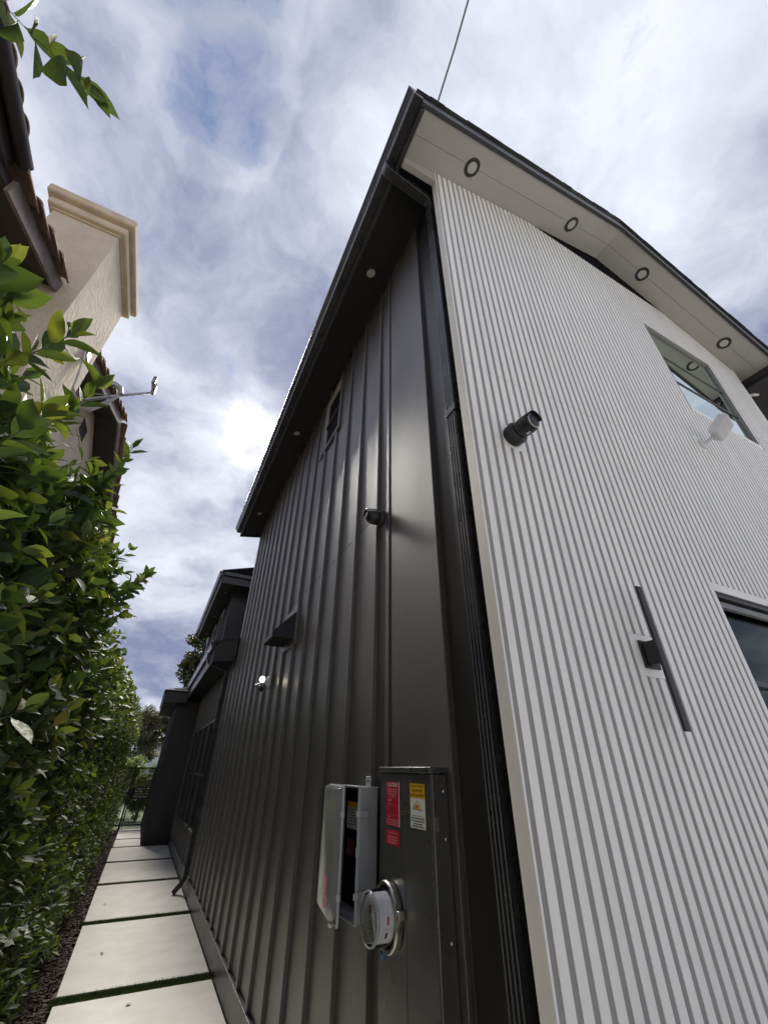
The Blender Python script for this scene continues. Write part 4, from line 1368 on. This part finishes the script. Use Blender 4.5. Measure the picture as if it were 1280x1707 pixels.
def ring_box(e, z0, z1, bev=.01, ex=None):
    B().box(CX0 - e, CX1 + e, CY0 - e, CY1 + e, z0, z1).build('cap_course', M_STONE, chm, bevel=bev)


ring_box(.018, CZ, CZ + .030, .004)
ring_box(.070, CZ + .0305, CZ + .150, .020)
ring_box(.045, CZ + .1505, CZ + .185, .004)
ring_box(.125, CZ + .1855, CZ + .325, .024)
ring_box(.085, CZ + .3255, CZ + .350, .006)
B().box(CX0 + .33, CX1 + .04, CY0 - .02, CY1 - .1, CZ + .3505, CZ + .47).build('chimney_crown', M_STONE, chm, bevel=.012)
B().box(NX + .0005, NX + .012, 7.30, 7.78, 6.82, 7.18).build('gable_vent', M_STONE, nb)
vv = bpy.data.objects['gable_vent.001'] if 'gable_vent.001' in bpy.data.objects else None
for k in range(8):
    B().box(NX + .0125, NX + .022, 7.33 + k * .055, 7.355 + k * .055, 6.86, 7.14).build('vent_slot', M_BROWN, vv)

# service bracket and cables on the chimney
sb = empty('service_bracket', (-1.95, 4.79, 5.37), 'galvanised cable bracket with insulator rack sticking out from the beige chimney', 'bracket')
B().lathe([(.07, 0), (.07, .012), (.04, .05), (.03, .07)], (CX1 + .001, 4.787, 5.371), (1, 0, 0), 18).build('base', M_GALV, sb, smooth=True)
B().tube([(-1.90, 4.79, 5.40), (-1.70, 4.80, 5.56), (-1.50, 4.99, 5.92), (-1.30, 5.26, 6.34), (-1.25, 5.34, 6.46)], [.024, .022, .020, .018, .018], 12).build('arm', M_GALV, sb, smooth=True)
B().box(-1.275, -1.225, 5.30, 5.38, 6.44, 6.60).build('rack', M_GALV, sb, bevel=.006)
B().box(-1.275, -1.225, 5.13, 5.18, 6.47, 6.60).build('rack_end', M_GALV, sb, bevel=.006)
for zz_ in (6.49, 6.575):
    B().tube([(-1.25, 5.12, zz_), (-1.25, 5.32, zz_)], .010, 8).build('rod', M_GALV, sb)
    B().lathe([(.02, 0), (.03, .02), (.018, .04), (.03, .06), (.02, .08)], (-1.25, 5.20, zz_), (0, 1, 0), 12).build('insulator', M_GALV, sb, smooth=True)
B().tube([(-1.49, 4.98, 5.93), (-1.53, 4.96, 6.02), (-1.60, 4.94, 6.04), (-1.66, 4.92, 5.98)], [.03, .04, .04, .025], 10).build('weatherhead', M_GALV, sb, smooth=True)
for k in range(4):
    dz = k * .03
    B().tube([(-1.94, 4.60 + k * .05, 6.17 - dz), (-1.90, 4.62 + k * .03, 5.90 - dz), (-1.88, 4.70, 5.58 - dz), (-1.78, 4.80, 5.42 - dz * .5), (-1.66, 4.86, 5.52 - dz), (-1.56, 4.93, 5.75 - dz), (-1.50, 4.97, 5.90)], .0085, 7).build('cable', M_WIREP, sb, smooth=True)
B().tube([(-1.94, 4.0, 5.60), (-1.90, 4.20, 5.64), (-1.91, 4.45, 5.80), (-1.94, 4.70, 6.10)], .008, 7).build('cable', M_WIREP, sb, smooth=True)
B().box(-1.949, -1.92, 4.66, 4.80, 6.12, 6.24).build('junction_box', M_GALV, sb, bevel=.004)

# ------------------------------------------------------------ foliage
T8 = np.array([[0, 0, 0], [.28, 0, -.012], [.28, .225, .035], [.28, -.225, .035], [.64, 0, -.03], [.64, .205, .016], [.64, -.205, .016], [1.0, 0, -.10]])
F8 = [(0, 3, 1), (0, 1, 2), (1, 3, 6, 4), (2, 1, 4, 5), (4, 6, 7), (5, 4, 7)]
TB, FB_ = [], []
segs = [(0, .012), (.08, .03), (.20, .160), (.36, .240), (.54, .240), (.72, .178), (.87, .078), (.95, .02), (1.0, .0)]
for t_, w_h in segs:
    z_ = -.11 * t_ * t_
    TB += [(t_, -w_h, z_ + w_h * .22), (t_, 0, z_), (t_, w_h, z_ + w_h * .22)]
for i in range(len(segs) - 1):
    a = i * 3
    FB_ += [(a, a + 3, a + 4, a + 1), (a + 1, a + 4, a + 5, a + 2)]
TB = np.array(TB)


def leaf_verts(T, P, D, N, L):
    D = D / np.linalg.norm(D, axis=1, keepdims=True)
    S = np.cross(N, D)
    S /= np.maximum(np.linalg.norm(S, axis=1, keepdims=True), 1e-6)
    N2 = np.cross(D, S)
    v = (P[:, None, :] + L[:, None, None] * (T[None, :, 0:1] * D[:, None, :] + T[None, :, 1:2] * S[:, None, :] + T[None, :, 2:3] * N2[:, None, :]))
    return v.reshape(-1, 3)


def leaf_mesh(name, P, D, N, L, mats, mi=None, T=T8, F=F8):
    v = leaf_verts(T, P, D, N, L)
    n = len(P)
    k = len(T)
    loops, starts, tot = [], [], []
    fl = [len(f) for f in F]
    flat = np.array([i for f in F for i in f])
    lv = (flat[None, :] + (np.arange(n) * k)[:, None]).reshape(-1)
    tots = np.tile(np.array(fl), n)
    st_ = np.concatenate([[0], np.cumsum(tots)[:-1]])
    me = bpy.data.meshes.new(name)
    me.vertices.add(len(v))
    me.vertices.foreach_set('co', v.astype(np.float32).reshape(-1))
    me.loops.add(len(lv))
    me.loops.foreach_set('vertex_index', lv.astype(np.int32))
    me.polygons.add(len(tots))
    me.polygons.foreach_set('loop_start', st_.astype(np.int32))
    for ma in mats:
        me.materials.append(ma)
    if mi is not None:
        me.polygons.foreach_set('material_index', np.repeat(mi, len(F)).astype(np.int32))
    me.polygons.foreach_set('use_smooth', np.ones(len(tots), dtype=bool))
    me.update(calc_edges=True)
    me.validate()
    return me


def twigs(starts, dirs, lens, rg, step=.032, lsize=.082, droop=.0):
    """leafy twigs: returns leaf P,D,N,L,young and stem polylines"""
    P, D, N, L, Yg, stems = [], [], [], [], [], []
    for s0, d0, ln in zip(starts, dirs, lens):
        d = d0 / np.linalg.norm(d0)
        p = s0.copy()
        pts = [p.copy()]
        n = max(3, int(ln / step))
        a = rg.uniform(0, 6.28)
        for i in range(n):
            d = d + rg.normal(0, .07, 3) + np.array([0, 0, .03])
            d /= np.linalg.norm(d)
            p = p + d * step
            pts.append(p.copy())
            t = i / n
            if t < .18 and n > 5:
                continue
            ref = np.array([0, 0, 1.]) if abs(d[2]) < .9 else np.array([1., 0, 0])
            u = np.cross(d, ref)
            u /= np.linalg.norm(u)
            w = np.cross(d, u)
            a += 2.4 + rg.normal(0, .35)
            rad = u * math.cos(a) + w * math.sin(a)
            ld = d * rg.uniform(.35, .85) + rad * rg.uniform(.7, 1.0) + np.array([0, 0, -droop])
            nn = d * .75 - rad * .35 + np.array([0.15, 0, .55]) + rg.normal(0, .25, 3)
            P.append(p + rad * .004)
            D.append(ld)
            N.append(nn)
            L.append(lsize * rg.choice([.55, .75, .9, 1.0, 1.1, 1.3]) * rg.uniform(.9, 1.1) * (1.0 - .42 * max(0, t - .7) / .3))
            Yg.append(1 if (t > .72 and rg.random() < .40) else 0)
        for k in range(2):
            P.append(p)
            D.append(d + rg.normal(0, .35, 3))
            N.append(rg.normal(0, .5, 3) + np.array([.1, 0, .8]))
            L.append(lsize * rg.uniform(.4, .8))
            Yg.append(1 if rg.random() < .55 else 0)
        stems.append(pts)
    return [np.array(x) for x in (P, D, N, L)] + [np.array(Yg), stems]


def stem_mesh(name, stems, r0, ma, every=2):
    V, F = [], []
    for pts in stems:
        q_ = pts[::every] + ([pts[-1]] if (len(pts) - 1) % every else [])
        base = len(V)
        m_ = len(q_)
        for i, p in enumerate(q_):
            r = r0 * (1 - .7 * i / max(1, m_ - 1))
            for k in range(3):
                a = k * 2.094
                V.append((p[0] + r * math.cos(a), p[1] + r * math.sin(a), p[2] + (r * .5 if k == 1 else 0)))
        for i in range(m_ - 1):
            for k in range(3):
                j = (k + 1) % 3
                F.append((base + i * 3 + k, base + i * 3 + j, base + (i + 1) * 3 + j, base + (i + 1) * 3 + k))
    me = bpy.data.meshes.new(name)
    me.from_pydata(V, [], F)
    me.materials.append(ma)
    return me


def hedge_top(y):
    return float(np.interp(y, [-1, .5, .9, 1.3, 2.2, 3.2, 3.9, 4.6, 5.6, 7.5, 10, 14, 19], [2.45, 2.46, 2.58, 2.68, 2.94, 3.12, 3.05, 2.72, 2.66, 2.80, 2.90, 3.05, 3.1]))


def shrub_parts(yc, half, ntw, rg, face=-.60, topf=None, lsize=.082):
    """sample leafy twigs over the clipped hedge volume of one shrub, y relative to yc"""
    starts, dirs, lens = [], [], []
    top = topf or hedge_top(yc)
    for _ in range(ntw):
        y = rg.uniform(-half, half)
        tz = top + rg.normal(0, .05)
        r = rg.random()
        if r < .60:      # path side face
            z = .10 + (tz - .15) * rg.random() ** .9
            bulge = .07 * math.sin(3.1 * z + yc * 5) + .04 * math.sin(7 * (y + yc) + z * 2)
            x = face - .16 + bulge + rg.normal(0, .045) - .16 * max(0, (z - tz + .45) / .45) ** 2 + .10 * max(0, (.9 - z) / .9)
            d = np.array([rg.uniform(.35, 1.0), rg.normal(0, .55), rg.uniform(-.15, .95)])
            l = rg.uniform(.14, .30)
        elif r < .80:    # top
            z = tz - rg.uniform(.10, .30)
            x = rg.uniform(-1.35, face - .2)
            d = np.array([rg.normal(.1, .35), rg.normal(0, .35), 1.0])
            l = rg.uniform(.16, .36)
        elif r < .92:    # interior
            z = .15 + (tz - .3) * rg.random()
            x = rg.uniform(-1.15, face - .25)
            d = np.array([rg.normal(.3, .5), rg.normal(0, .7), rg.uniform(-.2, .8)])
            l = rg.uniform(.15, .30)
        else:            # far side
            z = .15 + (tz - .3) * rg.random()
            x = -1.30
            d = np.array([-rg.uniform(.3, 1), rg.normal(0, .6), rg.uniform(-.1, .8)])
            l = rg.uniform(.15, .3)
        starts.append(np.array([x, y + yc, z]))
        dirs.append(d)
        lens.append(l)
    return twigs(starts, dirs, lens, rg, lsize=lsize)


def trunk_build(yc, parent, rg, top):
    tr = B()
    for k in range(3):
        bx0, by0 = -.95 + rg.uniform(-.05, .05), yc + rg.uniform(-.05, .05)
        pts, rad = [], []
        n = 8
        ex, ey = rg.uniform(-.18, .20), rg.uniform(-.22, .22)
        for i in range(n):
            t_ = i / (n - 1)
            pts.append((bx0 + ex * t_ + .03 * math.sin(t_ * 7 + k), by0 + ey * t_ + .03 * math.cos(t_ * 6 + k * 2), -.06 + (top - .25) * t_))
            rad.append(.026 * (1 - .75 * t_) + .004)
        tr.tube(pts, rad, 7)
    for k in range(10):
        z0 = rg.uniform(.3, top - .6)
        y0_ = yc + rg.uniform(-.15, .15)
        tr.tube([(-.92, y0_, z0), (-.85, y0_ + rg.uniform(-.1, .1), z0 + .15), (-.72, y0_ + rg.uniform(-.2, .2), z0 + .36)], [.012, .009, .004], 5)
    return tr.build('trunk', M_BARK, parent, smooth=True)


cam_o = np.array([0, 0, CAM_H])
rtn, upn, fwn = np.array(rt), np.array(up), np.array(fw)


def pix(P):
    q_ = P - cam_o
    z = q_ @ fwn
    return 640 + 679.06 * (q_ @ rtn) / z, 853.5 - 679.06 * (q_ @ upn) / z, z


big_leaf = None
near_y = [0.55, 1.15, 1.75, 2.35, 2.95, 3.55, 4.15]
near = []
for i, yc in enumerate(near_y):
    rg = np.random.default_rng(100 + i)
    near.append((yc, shrub_parts(yc, .36, 540, rg, lsize=.108)))
# hand placed long shoots that stand clear of the hedge
extra = {0: [[(-.80, .45, 2.45), (-.84, .50, 2.95), (-.841, .539, 3.303), (-.731, .555, 3.203), (-.641, .560, 3.133), (-.571, .558, 3.086), (-.520, .555, 3.055)]],
         6: [[(-.66, 3.10, 2.35), (-.52, 3.20, 2.52), (-.46, 3.283, 2.621), (-.42, 3.45, 2.80), (-.385, 3.62, 2.96), (-.36, 3.80, 3.12)]],
         3: [[(-.66, 2.30, 2.80), (-.55, 2.25, 2.95), (-.50, 2.16, 3.09), (-.475, 2.13, 3.17)]],
         1: [[(-.60, .95, 2.05), (-.42, .86, 2.15), (-.36, .80, 2.21), (-.33, .78, 2.25)], [(-.62, .98, 2.40), (-.48, .93, 2.52), (-.42, .90, 2.60)]],
         2: [[(-.65, 1.50, 2.5), (-.52, 1.35, 2.68), (-.46, 1.30, 2.80)]]}


def shoot(pts, rg, lsize=.10, every=.020, start=.35):
    pts = [np.array(p) for p in pts]
    seg = [np.linalg.norm(b - a) for a, b in zip(pts[:-1], pts[1:])]
    tot = sum(seg)
    P, D, N, L, Yg = [], [], [], [], []
    fine_ = []
    s = 0
    a_ = rg.uniform(0, 6)
    while s < tot:
        r, k = s, 0
        while k < len(seg) - 1 and r > seg[k]:
            r -= seg[k]
            k += 1
        d = (pts[k + 1] - pts[k]) / seg[k]
        p = pts[k] + d * r
        fine_.append(p)
        if s > tot * start:
            ref = np.array([0, 0, 1.]) if abs(d[2]) < .9 else np.array([1., 0, 0])
            u = np.cross(d, ref)
            u /= np.linalg.norm(u)
            w = np.cross(d, u)
            a_ += 2.4 + rg.normal(0, .3)
            rad = u * math.cos(a_) + w * math.sin(a_)
            P.append(p)
            D.append(d * .75 + rad * .75)
            N.append(-rad * .4 + d * .6 + np.array([.1, 0, .5]))
            L.append(lsize * rg.uniform(.7, 1.1))
            Yg.append(1 if s > tot * .7 and rg.random() < .5 else 0)
        s += every
    fine_.append(pts[-1])
    for k in range(3):
        P.append(pts[-1])
        D.append(d + rg.normal(0, .3, 3))
        N.append(np.array([0, 0, 1.]) + rg.normal(0, .4, 3))
        L.append(lsize * rg.uniform(.5, .85))
        Yg.append(1)
    return [np.array(x) for x in (P, D, N, L)] + [np.array(Yg), [fine_]]


labs = ['leafy ficus shrub at the left edge with a long shoot arching over the sky', 'second ficus shrub from the left edge, large leaves close to the camera',
        'third ficus shrub from the left edge, below the beige chimney', 'ficus shrub below the bracket, its shoots against the gable vent',
        'fifth ficus shrub of the clipped hedge, counted from the left edge', 'tallest ficus shrub of the clipped hedge, reaching up beside the sky',
        'ficus shrub with a slim sprig leaning out against the clouds']
allinfo = []
for i, (yc, d) in enumerate(near):
    P, D, N, L, Yg, stems = d
    rg = np.random.default_rng(500 + i)
    for pts in extra.get(i, []):
        e = shoot(pts, rg)
        P, D, N, L, Yg = [np.concatenate([a, b]) for a, b in zip((P, D, N, L, Yg), e[:5])]
        stems = stems + e[5]
    # keep clear of the camera
    px, py, z = pix(P + D / np.linalg.norm(D, axis=1, keepdims=True) * L[:, None] * .5)
    keep = (np.linalg.norm(P - cam_o, axis=1) > .42) & (P[:, 0] < -.20)
    near[i] = (yc, P[keep], D[keep], N[keep], L[keep], Yg[keep], stems)
    P, D, N, L = P[keep], D[keep], N[keep], L[keep]
    px, py, z = pix(P + D / np.linalg.norm(D, axis=1, keepdims=True) * L[:, None] * .5)
    vis = (z > .2) & (px > -20) & (px < 330) & (py > -20) & (py < 1727)
    size = np.where(vis, L * 679 / np.maximum(z, .2), 0) * (1 + 1.2 * np.clip(P[:, 0] + .75, -.6, .6))
    for j in range(len(P)):
        allinfo.append((size[j], i, j))
allinfo.sort(reverse=True)
chosen = {}
for s_, i, j in allinfo[:290]:
    chosen.setdefault(i, []).append(j)
bm_leaf = {}
for y_ in (0, 1):
    for cv in range(4):
        vs = []
        for (a, w, z) in TB:
            curl = (-.05, .10, .22, -.14)[cv] * a * a
            cup = (1.0, 2.6, .4, 1.7)[cv]
            wav = (0, .012, .02, .008)[cv] * math.sin(a * 19 + (1 if w > 0 else 2.3)) * (abs(w) > .03)
            vs.append((a * (1 - .10 * abs(curl)), w * (1.0, .88, 1.08, .95)[cv], z * 1.0 + abs(w) * .22 * (cup - 1) - curl + wav))
        me = bpy.data.meshes.new('leaf')
        me.from_pydata(vs, [], FB_)
        me.materials.append(M_LEAFBV if y_ else M_LEAFV)
        me.polygons.foreach_set('use_smooth', [True] * len(me.polygons))
        bm_leaf[y_, cv] = me
for i, (yc, P, D, N, L, Yg, stems) in enumerate(near):
    sr = empty('ficus_shrub', (-.95, yc, -.06), labs[i], 'shrub', 'ficus shrubs forming the hedge along the path')
    rg = np.random.default_rng(900 + i)
    trunk_build(yc, sr, rg, hedge_top(yc))
    ch_ = chosen.get(i, [])
    mask = np.ones(len(P), bool)
    mask[ch_] = False
    fo = bpy.data.objects.new('foliage', leaf_mesh('foliage', P[mask], D[mask], N[mask], L[mask], [M_LEAF, M_LEAFB], Yg[mask]))
    C.objects.link(fo)
    put(fo, sr)
    fo['kind'] = 'stuff'
    so_ = bpy.data.objects.new('twigs', stem_mesh('twigs', stems, .0038, M_TWIG))
    C.objects.link(so_)
    put(so_, sr)
    so_['kind'] = 'stuff'
    for j in ch_:
        d = Vector(D[j]).normalized()
        s = Vector(N[j]).cross(d).normalized()
        n = d.cross(s)
        o = bpy.data.objects.new('leaf', bm_leaf[int(Yg[j]), random.randrange(4)])
        C.objects.link(o)
        put(o, sr)
        mm = Matrix((d, s, n)).transposed().to_4x4()
        mm.translation = Vector(P[j])
        o.matrix_basis = mm @ Matrix.Diagonal((L[j], L[j] * random.uniform(.9, 1.15), L[j] * random.uniform(.6, 1.6), 1))

# the rest of the hedge: three shared shrub meshes
protos = []
for v in range(3):
    rg = np.random.default_rng(40 + v)
    P, D, N, L, Yg, stems = shrub_parts(0.0, .42, 560, rg, face=-.54, topf=2.70, lsize=.084)
    protos.append((leaf_mesh('foliage', P, D, N, L, [M_LEAF, M_LEAFB], Yg), stem_mesh('twigs', stems, .0035, M_TWIG)))
fy = 4.80
idx = 0
far_labels = ['eighth', 'ninth', 'tenth', 'eleventh', 'twelfth', 'thirteenth', 'fourteenth', 'fifteenth', 'sixteenth', 'seventeenth', 'eighteenth', 'nineteenth', 'twentieth', 'twenty-first', 'twenty-second', 'twenty-third', 'twenty-fourth', 'twenty-fifth', 'twenty-sixth', 'twenty-seventh', 'twenty-eighth', 'twenty-ninth', 'thirtieth']
while fy < 18.4:
    sr = empty('ficus_shrub', (-.95, fy, -.06), far_labels[idx] + ' shrub of the ficus hedge counted from the left edge, toward the gate', 'shrub', 'ficus shrubs forming the hedge along the path')
    trunk_build(fy, sr, np.random.default_rng(70 + idx), hedge_top(fy))
    fm, sm_ = protos[idx % 3]
    sc = hedge_top(fy) / 2.70
    for nm, me in (('foliage', fm), ('twigs', sm_)):
        o = place(nm, me, sr, (0, fy, 0), None, (1.0, 1.0, sc))
        o['kind'] = 'stuff'
    fy += .68
    idx += 1

# ------------------------------------------------------------ gate and fence across the path
GY = 18.92
gt = empty('metal_gate', (0.2, GY, 0), 'black metal picket gate closing the path beside the far bay', 'gate')
gx0, gx1, gzt = -0.135, 0.475, 1.70
for (a, b) in ((gx0, gx0 + .045), (gx1 - .04, gx1)):
    B().box(a, b, GY - .02, GY + .02, 0.03, gzt).build('stile', M_GATE, gt)
for z in (0.06, 0.80, 1.10, gzt - .045):
    B().box(gx0 + .046, gx1 - .041, GY - .018, GY + .018, z, z + .045).build('rail', M_GATE, gt)
pm = B().box(-.0085, .0085, -.0085, .0085, 0, 1).mesh('picket', M_GATE)
n = 16
for i in range(n):
    xx = gx0 + .045 + (gx1 - gx0 - .085) * (i + .5) / n
    for (z0, z1) in ((.1055, .7995), (1.1455, gzt - .0455)):
        place('picket', pm, gt, (xx, GY, z0), None, (1, 1, z1 - z0))
for z in (.89, .96, 1.03):
    B().box(gx0 + .046, gx1 - .041, GY - .01, GY + .01, z, z + .03).build('slat', M_GATE, gt)
B().box(gx0 + .05, gx0 + .13, GY - .05, GY - .0185, .80, 1.14).build('lock_box', M_GATE, gt, bevel=.005)
fe = empty('metal_fence', (-0.6, GY, 0), 'black metal picket fence panel between the gate and the hedge', 'fence')
B().box(gx0 - .075, gx0 - .015, GY - .03, GY + .03, -.06, 1.74).build('post', M_GATE, fe)
B().box(-1.60, -1.54, GY - .03, GY + .03, -.06, 1.74).build('post', M_GATE, fe)
for z in (0.06, .95, gzt - .045):
    B().box(-1.539, gx0 - .076, GY - .018, GY + .018, z, z + .045).build('rail', M_GATE, fe)
xx = -1.52
while xx < gx0 - .09:
    place('picket', pm, fe, (xx, GY - .026, .03), None, (1, 1, gzt - .04))
    xx += .036

# ------------------------------------------------------------ things beyond the gate


def blob_tree(name, base, h, crown_c, crown_r, n, lsize, mats, label, rg, group=None, cat='tree', clumps=26):
    t_ = empty(name, base, label, cat, group)
    b = Vector(base)
    cc = Vector(crown_c)
    tr = B().tube([b, b.lerp(cc, .35) + Vector((.05, 0, 0)), b.lerp(cc, .7), cc], [h * .028, h * .022, h * .015, h * .006], 9)
    cen = []
    for k in range(clumps):
        v = rg.normal(0, 1, 3)
        v /= np.linalg.norm(v)
        r = rg.uniform(.35, .95)
        c_ = np.array(crown_c) + v * np.array(crown_r) * r
        cen.append((c_, rg.uniform(.16, .34) * min(crown_r)))
        tr.tube([b.lerp(cc, rg.uniform(.4, .9)), b.lerp(cc, .9).lerp(Vector(c_), .5) + Vector((0, 0, -.1)), Vector(c_)], [h * .009, h * .006, h * .002], 5)
    tr.build('trunk', M_BARK, t_, smooth=True)
    P = []
    for k in range(n):
        c_, r_ = cen[rg.integers(len(cen))]
        v = rg.normal(0, 1, 3)
        v /= np.linalg.norm(v)
        P.append(c_ + v * r_ * rg.random() ** .4 * np.array([1.25, 1.25, .85]))
    P = np.array(P)
    D = rg.normal(0, 1, (n, 3)) + np.array([0, 0, -.1])
    N = rg.normal(0, .6, (n, 3)) + np.array([0, 0, .8])
    L = lsize * rg.uniform(.6, 1.2, n)
    o = bpy.data.objects.new('crown', leaf_mesh('crown', P, D, N, L, mats))
    C.objects.link(o)
    put(o, t_)
    return t_


rg = np.random.default_rng(5)
blob_tree('magnolia_tree', (1.35, 24.5, -.06), 8.2, (1.55, 24.5, 6.35), (1.35, 1.3, 1.75), 5200, .20, [M_LEAFM], 'dark leaved magnolia tree rising behind the rear wing of the house', rg, clumps=34)
blob_tree('magnolia_tree', (0.75, 22.6, -.06), 4.4, (0.62, 22.6, 3.35), (.5, .6, 1.1), 1500, .17, [M_LEAFM], 'small dark tree between the far bay and the gate', rg, clumps=16)
blob_tree('olive_tree', (-.75, 36, -.06), 5.6, (-.25, 36, 3.7), (1.6, 1.6, 1.75), 15000, .14, [M_LEAFO], 'grey brown bushy tree beyond the gate', rg, clumps=60)
blob_tree('garden_bush', (-.55, 23.5, -.06), 2.6, (-.55, 23.5, 1.45), (.75, 1.2, 1.2), 7000, .10, [M_LEAFB], 'bright green bush just beyond the gate', rg, cat='bush', clumps=40)
blob_tree('garden_bush', (0.55, 28, -.06), 2.4, (0.75, 28, .95), (.9, 1.0, .85), 5000, .11, [M_LEAF], 'dark green bush seen through the gate pickets', rg, cat='bush', clumps=36)
blob_tree('garden_bush', (0.25, 21.6, -.06), 1.9, (0.25, 21.6, .82), (.55, .6, .85), 5200, .085, [M_LEAFB], 'bright bush right behind the gate pickets', rg, cat='bush', clumps=40)
gd = B().box(-6, 6, 19.4, 60, -.061, -.05).build('lawn', mat('far_lawn', (0.07, 0.095, 0.03), 0.9, var=.3, vscale=4))
tag(gd, kind='structure')
fh = empty('far_house', (3, 44, 0), 'white far house with pale roof glimpsed above the gate', 'house')
B().box(0.75, 7.0, 44, 50, -.06, 3.25).build('wall', M_FARWALL, fh)
B().prism([(0.35, 2.95), (7.4, 2.95), (7.4, 3.0), (3.9, 5.0), (0.35, 3.02)], 'y', 43.4, 50.5).build('roof', M_FARROOF, fh)
B().box(1.35, 2.2, 43.96, 43.999, 1.0, 2.3).build('window', M_GLASSD, fh)
fw_ = B().box(-.60, 1.6, 39.0, 39.15, -.06, 2.05).build('garden_wall', M_FARWALL)
tag(fw_, 'low white garden wall far beyond the gate', 'wall')

fl_names = ['small dry leaf lying on the left of the second big paver', 'dry curled leaf near the middle of the nearest paver', 'dry leaf on the third paver close to the mulch']
m_dry = mat('dry_leaf', (0.14, 0.085, 0.04), 0.8, var=.3, vscale=20)
for k, (x_, y_) in enumerate(((0.10, 6.9), (0.42, 5.55), (0.0, 9.1))):
    o = bpy.data.objects.new('fallen_leaf', bm_leaf[0, 1 + k % 3].copy())
    o.data.materials.clear()
    o.data.materials.append(m_dry)
    C.objects.link(o)
    o.location = (x_, y_, .006)
    o.scale = (.06, .06, .06)
    o.rotation_euler = (.1, -.1, 1.1 + k * 2)
    tag(o, fl_names[k], 'leaf', 'fallen leaves on the path')
